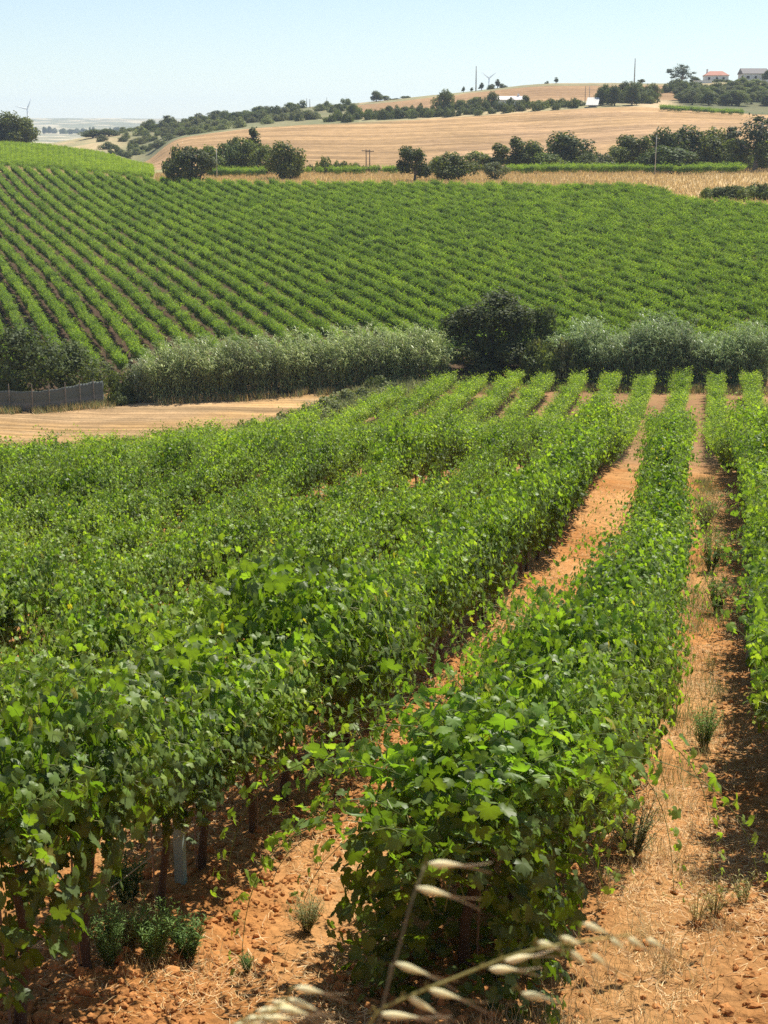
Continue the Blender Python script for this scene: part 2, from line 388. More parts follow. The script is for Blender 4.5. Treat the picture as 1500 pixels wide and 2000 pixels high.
cv = len(V); V = np.vstack([V, [[0, 0, H1(0.01, 0.0)]]])
T = np.stack([np.arange(na) * nr, (np.arange(na) + 1) % na * nr, np.full(na, cv)], -1)
cc_ = np.vstack([C.reshape(-1, 3), [[.3, .2, .1]]])
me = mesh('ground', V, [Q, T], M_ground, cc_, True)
za = me.color_attributes.new('Zone', 'FLOAT_COLOR', 'POINT'); zc = np.ones((len(V), 4), np.float32); zc[:-1, :3] = Z.reshape(-1, 3); zc[-1, :3] = 0
za.data.foreach_set('color', zc.ravel())
tag(obj('ground', me), kind='structure')
del PX, PY, C, Z, nz, nz2, nz3

# ------------------------------------------------------------------ grape leaves and vines
OUT = [(90, 1.0), (80, .87), (74, .9), (62, .66), (51, .85), (44, .81), (36, .97), (26, .82), (16, .8), (6, .62), (-6, .74), (-18, .8), (-32, .7), (-46, .68), (-60, .55), (-75, .42)]
def leaf_template(cup, fold, wav, seed):
    r_ = np.random.default_rng(seed)
    o = OUT + [(-90, .08)] + [(180 - a, b) for a, b in OUT[:0:-1]]
    th = np.radians([a for a, _ in o]); rr = np.array([b for _, b in o]) * r_.uniform(.93, 1.07, len(o))
    P = np.stack([rr * np.cos(th) * 1.05, rr * np.sin(th), np.zeros(len(o))], -1)
    P = np.vstack([P, [[0, .03, 0]]])
    r2 = (P[:, 0] ** 2 + P[:, 1] ** 2)
    P[:, 2] = -cup * r2 + fold * np.abs(P[:, 0]) + wav * np.sin(th.tolist() + [0]) * 0
    P[:-1, 2] += wav * np.sin(3 * th + seed) * rr
    n = len(o); tri = np.array([[k, (k + 1) % n, n] for k in range(n)])
    return P, tri
LT = [leaf_template(.28, .25, .10, 1), leaf_template(.42, .05, .08, 2), leaf_template(.1, .4, .12, 3), leaf_template(.5, .3, .05, 4)]
def put_leaves(mb, pos, nrm, tip, size, col, rs_):
    nrm = norm(nrm); tip = norm(tip - (tip * nrm).sum(-1, keepdims=True) * nrm); xa = np.cross(tip, nrm)
    which = rs_.integers(0, len(LT), len(pos))
    fold_ = rs_.uniform(.5, 1.05, len(pos))
    for k, (P, tri) in enumerate(LT):
        m = which == k
        if not m.any(): continue
        p, n_, t_, x_, s_ = pos[m], nrm[m], tip[m], xa[m], size[m]
        V = p[:, None] + s_[:, None, None] * (P[None, :, 0:1] * x_[:, None] * fold_[m][:, None, None] - np.abs(P[None, :, 0:1]) * n_[:, None] * (1 - fold_[m])[:, None, None] * .8 + P[None, :, 1:2] * t_[:, None] + P[None, :, 2:3] * n_[:, None])
        N = len(p); tt = (tri[None] + (np.arange(N) * len(P))[:, None, None]).reshape(-1, 3)
        c = np.repeat(col[m][:, None], len(P), 1); c[:, -1] *= 1.25     # paler round the vein junction
        mb.add(V.reshape(-1, 3), tt, c.reshape(-1, 3))
def vine_mesh(name, seed, nsh=26, half=.62, low=0.0, top=1.0, wide=1.0, young=0.0, fill=170, xmax=.52, zmin=.62, fz=0):
    r_ = np.random.default_rng(seed); mb = MB(); pos = []; nrm = []; tip = []; size = []; col = []; PT = []
    for s in range(nsh):
        p = np.array([r_.normal(0, .10), r_.uniform(-half, half), r_.uniform(.75, 1.05)])
        side = r_.choice([-1, 1]); d = norm(np.array([side * r_.uniform(.0, .5) * wide, r_.normal(0, .3), 1.0]))
        stray = r_.random() < (.10 if wide < 1.5 else .04); L = r_.uniform(.8, 1.55) * top * (1.3 if stray else 1); g = r_.uniform(.03, .10) + low * .05; n = int(L / .062); pts = [p.copy()]
        for k in range(n):
            d = norm(d + np.array([side * .012 * wide, r_.normal(0, .05), -g * (k / n) * 2.2 - .01])); p = p + d * .062
            if p[2] < max(.12, zmin * (1 - low)): break
            if abs(p[0]) > xmax and not stray: break
            pts.append(p.copy())
            f = k / n
            if f < .06: continue
            sd = 1 if k % 2 else -1
            out = np.array([p[0] * 1.6 + side * .25, r_.normal(0, .45), .55 + r_.normal(0, .35)])
            sz = (.067 - .041 * f ** 2.2) * r_.uniform(.6, 1.3)
            off = norm(np.cross(d, out)) * sd * .05 + norm(out) * .05
            PT.append((p.copy(), p + off)); pos.append(p + off); nrm.append(out * (1, 1, .75) + r_.normal(0, .55, 3)); tip.append(np.array([side * .4, sd * .5, -.9]) + r_.normal(0, .45, 3)); size.append(sz)
            base_ = np.array([.135, .235, .030]) * r_.uniform(.5, 1.4)
            yg = np.array([.30, .39, .055])
            q = np.clip(f ** 2.2 * .85 + young * .35 + (r_.random() < .12) * .45, 0, 1)
            cl_ = base_ * (1 - q) + yg * q
            if r_.random() < .005: cl_ = np.array([.40, .33, .05])
            col.append(cl_)
        if len(pts) < 4: continue
        mb.tube(np.array(pts)[::2], np.linspace(.0045, .0015, len(pts[::2])), 3, (.16, .2, .05))
        if r_.random() < .8:                                    # tendril
            q0 = pts[-1] if r_.random() < .5 else pts[len(pts) // 2]; t = np.linspace(0, 1, 9); a = r_.uniform(0, 6.3)
            tp = q0 + np.stack([.10 * t * math.cos(a) + .02 * np.sin(9 * t), .10 * t * math.sin(a) + .02 * np.cos(9 * t), .05 * t - .06 * t * t], -1)
            mb.tube(tp, .0014, 3, (.30, .36, .08))
    for s in range(fill):
        a = r_.uniform(0, 6.283); rr_ = r_.uniform(.1, .95) ** .5
        p = np.array([rr_ * math.cos(a) * .50 * wide, r_.uniform(-half, half), 1.2 + fz - low * .35 + rr_ * math.sin(a) * (.50 + low * .3)])
        out = np.array([p[0] * 2, r_.normal(0, .5), .4]); pos.append(p); nrm.append(out + r_.normal(0, .4, 3)); tip.append(np.array([p[0], r_.normal(0, .6), -1]) + r_.normal(0, .3, 3))
        size.append(.068 * r_.uniform(.6, 1.2)); col.append((np.array([.11, .165, .022]) * (1 - young * .7) + np.array([.22, .31, .045]) * young * .7) * r_.uniform(.6, 1.3))
    if PT:
        a_, b_ = np.array(PT)[:, 0], np.array(PT)[:, 1]; s_ = norm(np.cross(b_ - a_, [0, .3, 1.])) * .0016; m_ = len(a_)
        V_ = np.stack([a_ - s_, a_ + s_, b_ + s_, b_ - s_], 1).reshape(-1, 3)
        mb.add(V_, np.arange(m_ * 4).reshape(-1, 4), np.repeat([[.26, .26, .07]], m_ * 4, 0))
    put_leaves(mb, np.array(pos), np.array(nrm), np.array(tip), np.array(size), np.array(col), r_)
    return mb.mesh(name, M_vine, True)
FOL = [vine_mesh('foliage', 100 + k, low=(k % 3) * .3, nsh=56, fill=560) for k in range(6)]
FOL += [vine_mesh('foliage', 120 + k, low=.25, nsh=82, fill=900, wide=1.75, xmax=.92) for k in range(2)]
FOL += [vine_mesh('foliage', 128 + k, low=0, nsh=64, fill=700, wide=1.3, xmax=.72, zmin=.86, fz=.16) for k in range(2)]
FOL_END = vine_mesh('foliage', 131, nsh=64, half=.8, low=1.7, top=1.2, wide=1.2, fill=1700, xmax=.8)
FOL_Y = [vine_mesh('foliage', 140 + k, nsh=36, low=.0, top=.95, wide=.85, young=.85, fill=260, zmin=.45) for k in range(2)]
def trunk_mesh(seed):
    r_ = np.random.default_rng(seed); mb = MB()
    z = np.linspace(-.1, .88, 9); p = np.stack([.03 * np.sin(z * 5 + seed) + np.linspace(0, r_.normal(0, .04), 9), .04 * np.cos(z * 4 + seed), z], -1)
    mb.tube(p, np.linspace(.034, .024, 9) * r_.uniform(.9, 1.15, 9), 7, (.09, .065, .045))
    for s in (-1, 1):
        y = np.linspace(0, s * .55, 6); mb.tube(np.stack([.02 * np.sin(y * 9), y + p[-1, 1], .87 + .04 * np.sin(y * 7) + .02 * np.abs(y)], -1), np.linspace(.024, .013, 6), 6, (.09, .065, .045))
    return mb.mesh('trunk', M_bark, True)
TRK = [trunk_mesh(s) for s in range(4)]
mb = MB(); mb.tube([[0, 0, -.2], [0.01, 0.01, .7], [0, 0, 1.45]], .007, 6, (.22, .17, .13)); STK = mb.mesh('stake', M_stake)

ROWX = {j: -1.7 + 2.5 * j for j in range(-16, 4)}
ROWSTART = {0: 9.3, -1: 7.4, 1: 13.2, 2: 13.6}
def curve(Y): return np.interp(Y, _cy, _cx)
def bend(j, Y): return 0.06 * math.sin(Y * .07 + j) + float(curve(Y))
cand = []
for j, X0 in ROWX.items():
    y = ROWSTART.get(j, 8.0 + (j % 3) * .3); yend = float(left_end(X0)) + (j % 2) * .5; k = 0
    while y < yend:
        X = X0 + bend(j, y) + rng.normal(0, .05)
        px, py = project(X, y, H1(X, y) + 1.2); d = math.hypot(X, y)
        vis = -260 < px < 1760 and py < 2350
        if vis and not (j < -1 and rng.random() < .06): cand.append((d, j, k, X, y + rng.normal(0, .05)))
        y += 1.08; k += 1
cand.sort()
N_IND = 300
ordn = ['first', 'second', 'third', 'fourth', 'fifth', 'sixth', 'seventh', 'eighth', 'ninth', 'tenth', 'eleventh', 'twelfth']
rowname = {0: 'the row starting at the bottom centre', -1: 'the row at the bottom left corner', 1: 'the row along the right edge beyond the straw path'}
groups = {0: 'grapevines in the central row', -1: 'grapevines in the bottom left row', 1: 'grapevines in the right edge row'}
protos = {}
def make_vine(X, y, z, fi, low_end=False):
    key = 'end' if low_end else fi
    root = empty('grapevine', (X, y, z), rng.choice([0, math.pi]) + rng.normal(0, .06), (1, 1, 1))
    if key not in protos:
        protos[key] = root
        obj('foliage', FOL_END if low_end else FOL[fi], root); obj('trunk', TRK[fi % 4], root)
        s = obj('stake', STK, root); s.location = (.06, .04, 0)
    else:
        for ch in protos[key].children:
            c = ch.copy(); COL.objects.link(c); c.parent = root
    return root
used_labels = {}
src_foliage = []
for n_, (d, j, k, X, y) in enumerate(cand[:N_IND]):
    z = H1(X, y) + .03; le = (j == 0 and k == 0)
    widez = (j == 0 and 0 < k < 7) or (j == -1 and 3 <= k < 8)
    if j in (0, -1): X += float(np.interp(y, [9, 12, 22, 32], [.0, .26, .26, .0]) if j == 0 else np.interp(y, [15, 18, 27, 36], [0, -.18, -.12, .10]))
    z = H1(X, y) + .03
    root = make_vine(X, y, z, (6 + k % 2 + (2 if j == -1 and k < 6 else 0)) if widez else (int(rng.integers(0, 6)) if not (j == -1 and k < 3) else [2, 8, 9][k]), le)
    if j == -1 and k == 0: root.location.z += .12
    s = rng.uniform(.88, 1.12) * (1 if j > -2 else .80 + .40 * float(vnoise(y / 2.6 + 7 * j, j * 1.7))); hs_ = rng.uniform(1.1, 1.25) * (.9 if j == 0 and k < 3 else 1); wd = (1.2 if j == -1 and k < 6 else 1.0) if widez else {0: 1.4 if k == 0 else (1.08 if k < 14 else .98), 1: 1.2, -1: 1.1 if k < 3 else (.95 if y < 30 else 1.15)}.get(j, .88)
    if j == 0 and k > 9: hs_ *= .86
    if j < -1: hs_ *= .90
    if rng.random() < .07 and k > 2 and j != 0: s *= .78
    root.scale = (s * wd, 1.05, s * hs_)
    if j in rowname:
        jn = {0: 'grapevine', -1: 'grapevine', 1: 'grapevine'}[j]
        if le: lab = 'bushy grapevine trailing to the ground at the near end of the central row'
        elif j == 0 and k < 12: lab = f'leafy green grapevine, {ordn[k]} from the near end of the bottom centre row'
        elif j == -1 and k < 8: lab = f'leafy grapevine over bare trunks, {ordn[k]} from the near end of bottom left row'
        else: lab = {0: 'green grapevine in the farther stretch of the row starting at the bottom centre',
                     -1: 'green grapevine in the farther stretch of the row starting at the bottom left corner',
                     1: 'green grapevine in the row along the right edge, shading the straw path'}[j]
        tag(root, lab, 'grapevine', groups[j])
    elif j > 1: tag(root, 'green grapevine behind the row along the right edge of the photo', 'grapevine', 'grapevines beyond the right edge row')
    else:
        nm = {-2: 'row just behind the bottom left row', -3: 'third row back on the left', -4: 'fourth row back on the left', -5: 'fifth row back on the left'}.get(j, 'closed canopy at the left edge of the photo')
        tag(root, f'dark green grapevine in the {nm}', 'grapevine', f'grapevines in the {nm}')

# the remaining vines: one object each for the lower block and the hillside, scattered with geometry nodes
def scatter(name, P, rotz, scl, var, sources, label, cat):
    me = bpy.data.meshes.new(name); me.vertices.add(len(P)); me.vertices.foreach_set('co', np.asarray(P, np.float32).ravel())
    a = me.attributes.new('rz', 'FLOAT_VECTOR', 'POINT'); v = np.zeros((len(P), 3), np.float32); v[:, 2] = rotz; a.data.foreach_set('vector', v.ravel())
    a = me.attributes.new('sc', 'FLOAT_VECTOR', 'POINT'); a.data.foreach_set('vector', np.asarray(scl, np.float32).ravel())
    a = me.attributes.new('var', 'INT', 'POINT'); a.data.foreach_set('value', np.asarray(var, np.int32))
    o = obj(name, me); ng = bpy.data.node_groups.new(name, 'GeometryNodeTree')
    ng.interface.new_socket('Geometry', in_out='INPUT', socket_type='NodeSocketGeometry'); ng.interface.new_socket('Geometry', in_out='OUTPUT', socket_type='NodeSocketGeometry')
    gi = ng.nodes.new('NodeGroupInput'); go = ng.nodes.new('NodeGroupOutput'); jn = ng.nodes.new('GeometryNodeJoinGeometry')
    def attr(nm, t):
        n = ng.nodes.new('GeometryNodeInputNamedAttribute'); n.data_type = t; n.inputs[0].default_value = nm
        return [s for s in n.outputs if s.enabled][0]
    rzs, scs, vs = attr('rz', 'FLOAT_VECTOR'), attr('sc', 'FLOAT_VECTOR'), attr('var', 'INT')
    er = ng.nodes.new('FunctionNodeEulerToRotation'); ng.links.new(rzs, er.inputs[0])
    for k, so in enumerate(sources):
        oi = ng.nodes.new('GeometryNodeObjectInfo'); oi.inputs[0].default_value = so; oi.transform_space = 'ORIGINAL'; oi.inputs['As Instance'].default_value = True
        cmp_ = ng.nodes.new('FunctionNodeCompare'); cmp_.data_type = 'INT'; cmp_.operation = 'EQUAL'
        ins = [s for s in cmp_.inputs if s.enabled]; ng.links.new(vs, ins[0]); ins[1].default_value = k
        ip = ng.nodes.new('GeometryNodeInstanceOnPoints')
        ng.links.new(gi.outputs[0], ip.inputs['Points']); ng.links.new(cmp_.outputs[0], ip.inputs['Selection']); ng.links.new(oi.outputs['Geometry'], ip.inputs['Instance'])
        ng.links.new(er.outputs[0], ip.inputs['Rotation']); ng.links.new(scs, ip.inputs['Scale']); ng.links.new(ip.outputs[0], jn.inputs[0])
    ng.links.new(jn.outputs[0], go.inputs[0]); md = o.modifiers.new('scatter', 'NODES'); md.node_group = ng
    tag(o, label, cat, kind='stuff'); return o
fol_src = [[c for c in protos[k].children if c.name.startswith('foliage')][0] for k in range(6)]
# two pale young vines in the foreground of the far stretch serve the pale far ends of the rows
ysrc = []
for q, (d, j, k, X, y) in enumerate([c for c in cand[N_IND:] if c[4] > 84 and c[1] in (0, 1)][:2]):
    root = empty('grapevine', (X, y, H1(X, y)), 0); f = obj('foliage', FOL_Y[q], root); obj('trunk', TRK[q], root)
    tag(root, 'pale green young grapevine toward the far end of the rows by the reeds', 'grapevine', 'pale grapevines at the far row ends'); ysrc.append(f)
rest = cand[N_IND:]
P = np.array([[c[3], c[4], 0] for c in rest]); P[:, 2] = H(P[:, 0], P[:, 1])
far_ = P[:, 1] > 58 + rng.normal(0, 3, len(P))
var = np.where(far_, 6 + rng.integers(0, 2, len(P)), rng.integers(0, 6, len(P)))
sz = rng.uniform(.86, 1.12, len(P)) * (.80 + .40 * vnoise(P[:, 1] / 2.8, P[:, 0] / 2.5)); vig = np.interp(P[:, 1], [34, 42, 62, 76], [1.15, 1.5, 1.45, 1.15])
wid = np.where(P[:, 0] < -3, .90, .92) * np.where(far_, 1.15, 1)
scl = np.stack([sz * vig * wid, np.full(len(P), 1.05), sz * np.interp(P[:, 1], [30, 60, 80], [1.05, 1.0, .95])], -1)
scatter('vineyard', P, rng.choice([0, math.pi], len(P)) + rng.normal(0, .08, len(P)), scl, var, fol_src + ysrc,
        'rows of grapevines running down the lower slope from the crest to the reeds', 'vineyard')
# hillside block
def hill_points():
    out = []
    SP = 2.15
    for i in range(-15, 98):
        v = i * SP
        u = np.arange(60, 420, 1.15) + rng.uniform(0, 1); vv = v + rng.normal(0, .08, len(u)) + .5 * np.sin(u / 23 + i * .05)
        X = u * HU[0] + vv * HV[0]; Y = u * HU[1] + vv * HV[1]
        r = np.hypot(X, Y); x = x_of_az(np.arctan2(X, Y)); rc = rc_of(X, Y)
        ok = (Y > 0) & (r > 121 + 4 * np.sin(x / 90)) & (r < rc - 1) & (x > -160) & (x < 1680)
        ok &= rng.random(len(u)) > .015
        out.append(np.stack([X[ok], Y[ok], np.zeros(ok.sum())], -1))
    return np.concatenate(out)
P = hill_points(); n_low = len(P)
az_ = []                                                     # upper-left block, rows along the contour
for r in np.arange(0, 110, 3.4):
    a = np.arange(float(azx(-160)), float(azx(297)), 1.3 / 380); x = x_of_az(a); rr = np.interp(x, xs_c, RC) + 5 + r
    lim = np.interp(x, [-200, 200, 297], [425, 425, 385]); ok = rr < lim
    az_.append(np.stack([rr[ok] * np.sin(a[ok]), rr[ok] * np.cos(a[ok]), np.zeros(ok.sum())], -1))
P2 = np.concatenate(az_)
st = []                                                      # far strips beside the trees
for x0, x1, r0, rows in ((1000, 1455, 286, 3), (412, 512, 286, 3), (600, 790, 290, 2), (1290, 1450, 515, 3)):
    for k in range(rows):
        r = r0 + k * 3.0; a = np.arange(float(azx(x0)), float(azx(x1)), 1.2 / r)
        if x0 == 600: a = a[rng.random(len(a)) < .6]
        st.append(np.stack([r * np.sin(a), r * np.cos(a), np.zeros(len(a))], -1))
P3 = np.concatenate(st)
PA = np.concatenate([P, P2, P3]); PA[:, 2] = H(PA[:, 0], PA[:, 1])
cl = fbm(PA[:, 0] / 18, PA[:, 1] / 18, 3, 55)
var = np.where(rng.random(len(PA)) < np.clip(.28 + (cl - .5) * .6, .1, .6), 6 + rng.integers(0, 2, len(PA)), rng.integers(0, 6, len(PA)))
var[n_low:n_low + len(P2)] = 6 + rng.integers(0, 2, len(P2))
sz = rng.uniform(.88, 1.06, len(PA)); scl = np.stack([sz * .84, np.full(len(PA), 1.15), sz * 1.02], -1)
rzz = np.full(len(PA), R(33)) + rng.normal(0, .15, len(PA)); rzz[n_low:] = R(90) + rng.normal(0, .2, len(PA) - n_low)
scatter('hillside_vineyard', PA, rzz, scl, var, fol_src + ysrc, 'green vineyard in slanting rows covering the hillside behind the reeds', 'vineyard')

# trellis posts in the near rows
def post_mesh():
    mb = MB(); mb.box((-.04, -.04, -.3), (.04, .04, 1.25), (.30, .40, .36)); return mb.mesh('trellis_post', M_conc)
pm = post_mesh()
for (j, Y, lab) in ((-1, 10.3, 'grey square trellis post among the trunks of the bottom left row'), (-1, 31, 'pale concrete post at the foot of the row left of the second path'),
                    (0, 26, 'grey trellis post inside the central row of vines'), (1, 22, 'grey trellis post inside the right edge row')):
    X = ROWX[j] + .12; o = obj('trellis_post', pm); o.location = (X, Y, H1(X, Y)); tag(o, lab, 'post', 'trellis posts')
# irrigation hose under the bottom-left row
mb = MB(); ys = np.arange(7.2, 13, .25); xx = np.array([ROWX[-1] + bend(-1, y) + .02 for y in ys])
mb.tube(np.stack([xx, ys, H(xx, ys) + .62 + .03 * np.sin(ys * 1.5) * .3], -1), .005, 6, (.42, .36, .26))
tag(obj('trellis_wire', mb.mesh('trellis_wire', M_stake)), 'pale wire strung along the trunks of the bottom left row', 'wire')

# ------------------------------------------------------------------ soil clods and straw
def clods(n, sampler, name, label):
    ico = bpy.data.meshes.new('t'); import bmesh; bm = bmesh.new(); bmesh.ops.create_icosphere(bm, subdivisions=2, radius=1); bm.to_mesh(ico); bm.free()
    tv = np.array([v.co[:] for v in ico.vertices]); tf = np.array([p.vertices[:] for p in ico.polygons]); bpy.data.meshes.remove(ico)
    X, Y = sampler(n); n = len(X); s = np.clip(rng.lognormal(-4.0, .5, n), .008, .055)
    Zg = H(X, Y) + .0
    sh = 1 + .55 * (rng.random((n, len(tv))) - .5)
    V = tv[None] * sh[..., None] * (s[:, None, None] * rng.uniform(.7, 1.3, (n, 1, 3))); V[..., 2] *= .8
    mic = (fbm(X * 6, Y * 6, 4, 3) - .5) * .12 + (fbm(X * 1.6, Y * 1.6, 2, 8) - .5) * .10
    rx = (X - curve(Y) + 1.7) / 2.5; dxx = np.abs(rx - np.round(rx)) * 2.5; mic = mic * np.clip(1.35 - dxx * .9, .25, 1) + .09 * np.exp(-(dxx / .45) ** 2)
    V += np.stack([X, Y, Zg + mic + s * .2], -1)[:, None]
    Fc = (tf[None] + (np.arange(n) * len(tv))[:, None, None]).reshape(-1, 3)
    c = np.repeat((np.array([.38, .17, .058])[None] * rng.uniform(.75, 1.2, (n, 1)))[:, None], len(tv), 1)
    me = mesh(name, V.reshape(-1, 3), [Fc], M_clod, c.reshape(-1, 3), False); tag(obj(name, me), label, 'soil', kind='stuff')
def samp_clods(n):
    Y = 7.5 + rng.random(n * 3) ** 1.6 * 17; X = rng.uniform(-6.5, 3.2, n * 3)
    rx = (X - curve(Y) + 1.7) / 2.5; dxx = np.abs(rx - np.round(rx)) * 2.5
    keep = rng.random(n * 3) < np.where(dxx < .9, 1, .15) * np.where((X > -1.2), .35, 1.0)
    X, Y = X[keep][:n], Y[keep][:n]; return X, Y
clods(12000, samp_clods, 'soil_clods', 'crumbly orange clods of tilled soil under the near vine rows')
def micro_at(X, Y):
    rx = (X - curve(Y) + 1.7) / 2.5; dxx = np.abs(rx - np.round(rx)) * 2.5
    m = ((fbm(X * 6, Y * 6, 4, 3) - .5) * .12 + (fbm(X * 1.6, Y * 1.6, 2, 8) - .5) * .10) * np.clip(1.35 - dxx * .9, .25, 1) + .09 * np.exp(-(dxx / .45) ** 2)
    return np.where((np.hypot(X, Y) < 70) & (Y > 4), m, 0)
def straw(name, X, Y, L, wd, lift, cols, label, cat, up=0.0):
    n = len(X); a = rng.uniform(0, 6.283, n); Zg = H(X, Y) + micro_at(X, Y) + .006 + rng.random(n) * lift
    pit = rng.normal(0, .25, n) if up == 0 else rng.normal(up, .25, n)
    d = np.stack([np.cos(a) * np.cos(pit), np.sin(a) * np.cos(pit), np.sin(pit)], -1); s = np.stack([-np.sin(a), np.cos(a), rng.normal(0, .3, n)], -1)
    o = np.stack([X, Y, Zg], -1); L = L[:, None]; wd = wd[:, None]
    bendv = np.stack([np.cos(a + 1.3), np.sin(a + 1.3), -.2 * np.ones(n)], -1) * L * .18
    V = np.stack([o - s * wd, o + s * wd, o + d * L * .5 + s * wd + bendv * .6, o + d * L * .5 - s * wd + bendv * .6, o + d * L + bendv * 0 + s * wd * .2, o + d * L - s * wd * .2], 1)
    q = np.array([[0, 1, 2, 3], [3, 2, 4, 5]]); Q = (q[None] + (np.arange(n) * 6)[:, None, None]).reshape(-1, 4)
    c = np.array(cols)[rng.integers(0, len(cols), n)] * rng.uniform(.75, 1.15, (n, 1)); c = np.repeat(c[:, None], 6, 1)
    o_ = obj(name, mesh(name, V.reshape(-1, 3), [Q], M_straw, c.reshape(-1, 3))); tag(o_, label, cat, kind='stuff'); return o_
n = 240000; Y = 7.8 + rng.random(n) ** 1.5 * 36; X = rng.uniform(-6.7, 3.2, n)
rx = (X - curve(Y) + 1.7) / 2.5; dxx = np.abs(rx - np.round(rx)) * 2.5; cln = fbm(X * 1.3, Y * .7, 3, 61)
keep = rng.random(n) < np.clip((cln - .33) * 3.2, .05, 1) * np.where(X > -1.0, 1.0, .42) * np.where(dxx < .35, .4, 1)
X, Y = X[keep], Y[keep]
straw('straw_litter', X, Y, rng.uniform(.03, .16, len(X)), rng.uniform(.0012, .0034, len(X)), .025, [(.70, .50, .21), (.60, .39, .15), (.48, .28, .11), (.76, .58, .30)],
      'pale dry straw and cut grass lying on the orange soil', 'straw')
# dry standing tufts along the right path and at row feet
tx, ty = [], []
for k in range(620):
    cx = rng.choice([rng.normal(-.25, .35), rng.normal(-.9, .25), rng.normal(-3.3, .3)], p=[.6, .25, .15]); cyv = 8 + rng.random() ** 1.3 * 34
    m = rng.integers(12, 40); tx.append(rng.normal(cx, .09, m)); ty.append(rng.normal(cyv, .12, m))
X, Y = np.concatenate(tx), np.concatenate(ty)
straw('dry_grass', X, Y, rng.uniform(.06, .24, len(X)), rng.uniform(.0012, .0026, len(X)), .0, [(.55, .40, .2), (.42, .33, .16), (.66, .5, .26), (.3, .27, .12)],
      'tufts of dry yellow grass standing along the straw path', 'dry grass', up=1.05)
# golden grass strip at the top of the hillside
a = rng.uniform(float(azx(300)), float(azx(1650)), 52000); x = x_of_az(a); rcc = np.interp(x, xs_c, RC)
rr = rcc + 2 + rng.random(len(a)) * (312 - rcc - 2); X, Y = rr * np.sin(a), rr * np.cos(a)
straw('tall_dry_grass', X, Y, rng.uniform(.35, .85, len(X)), rng.uniform(.03, .06, len(X)), .0, [(.62, .45, .22), (.55, .39, .18), (.66, .49, .25), (.42, .32, .15)],
      'golden band of tall dry grass along the top of the hillside vineyard', 'dry grass', up=1.2)

a = rng.uniform(float(azx(-60)), float(azx(1650)), 26000); x = x_of_az(a)
rr = np.interp(x, [0, 178, 240, 700, 870, 1500], [109.2, 111, 111.6, 112.2, 111.5, 110.8]) + rng.normal(0, .55, len(a)); X, Y = rr * np.sin(a), rr * np.cos(a)
keep = (fbm(X / 2.0, Y / 2.0, 3, 33) > .42) | ((x > 880) & (rng.random(len(a)) < .7)); X, Y = X[keep], Y[keep]
straw('verge_grass', X, Y, rng.uniform(.2, .75, len(X)), rng.uniform(.008, .02, len(X)), .0, [(.40, .32, .15), (.20, .24, .09), (.14, .19, .07), (.5, .38, .18)],
      'ragged half dry grass along the foot of the reeds and the fence', 'grass', up=1.15)
f = rng.random(16000); Y = 74 + f * 37; X = np.interp(Y, [74, 82, 106, 112], [-28, -26, -21.5, -20]) - rng.random(len(f)) * (1.5 + 4 * f)
straw('bank_grass', X, Y, rng.uniform(.3, .9, len(X)), rng.uniform(.012, .026, len(X)), .5, [(.20, .24, .09), (.15, .20, .07), (.27, .27, .12), (.24, .28, .10)],
      'soft grey green grass on the bank at the right end of the stubble field', 'grass', up=1.0)
tx, ty = [], []
for k in range(120):
    cyv = 15 + rng.random() * 32; m = rng.integers(14, 60); c0 = -.35 + .8 * float(curve(cyv)) + rng.normal(0, .22); tx.append(rng.normal(c0, .12, m)); ty.append(rng.normal(cyv, .25, m))
X, Y = np.concatenate(tx), np.concatenate(ty)
straw('path_grass', X, Y, rng.uniform(.08, .34, len(X)), rng.uniform(.0018, .004, len(X)), .0, [(.13, .19, .06), (.18, .24, .08), (.30, .29, .13), (.22, .25, .10)],
      'wispy green and dry grass growing in a strip along the middle of the straw path', 'grass', up=1.1)
# ------------------------------------------------------------------ weeds
def weed_mesh(seed, h, spread, col, n=26, leafy=14, ll=.05):
    r_ = np.random.default_rng(seed); mb = MB()
    for s in range(n):
        a = r_.uniform(0, 6.283); L = h * r_.uniform(.5, 1.1); lean = spread * r_.uniform(.2, 1)
        t = np.linspace(0, 1, 6); p = np.stack([math.cos(a) * (lean * t ** 1.3 + .03), math.sin(a) * (lean * t ** 1.3 + .03), L * t], -1)
        mb.tube(p, np.linspace(.003, .0015, 6), 3, np.array(col) * .8)
        m = leafy; f = r_.uniform(.15, 1, m); o = np.stack([np.interp(f, t, p[:, i]) for i in range(3)], -1)
        b = r_.uniform(0, 6.283, m); d = np.stack([np.cos(b), np.sin(b), r_.uniform(.3, 1.4, m)], -1); d = norm(d); sd = norm(np.cross(d, [0, 0, 1.])); wd = ll * .09; l = ll * r_.uniform(.6, 1.3, (m, 1))
        V = np.stack([o, o + d * l * .5 + sd * wd, o + d * l - np.array([0, 0, .2]) * l, o + d * l * .5 - sd * wd], 1)
        Q = (np.array([[0, 1, 2, 3]])[None] + (np.arange(m) * 4)[:, None, None]).reshape(-1, 4)
        mb.add(V.reshape(-1, 3), Q, np.repeat(np.array(col)[None] * r_.uniform(.7, 1.3, (m, 1)), 4, 0))
    return mb.mesh('weed', M_tree)
WD = [weed_mesh(1, .45, .16, (.16, .25, .08), 40, 34, .05), weed_mesh(2, .34, .12, (.19, .29, .09), 40, 30, .05), weed_mesh(3, .42, .2, (.24, .25, .12), 50, 28, .045), weed_mesh(4, .34, .16, (.46, .38, .17), 22, 8, .05), weed_mesh(5, .3, .14, (.34, .33, .14), 18, 10, .05)]
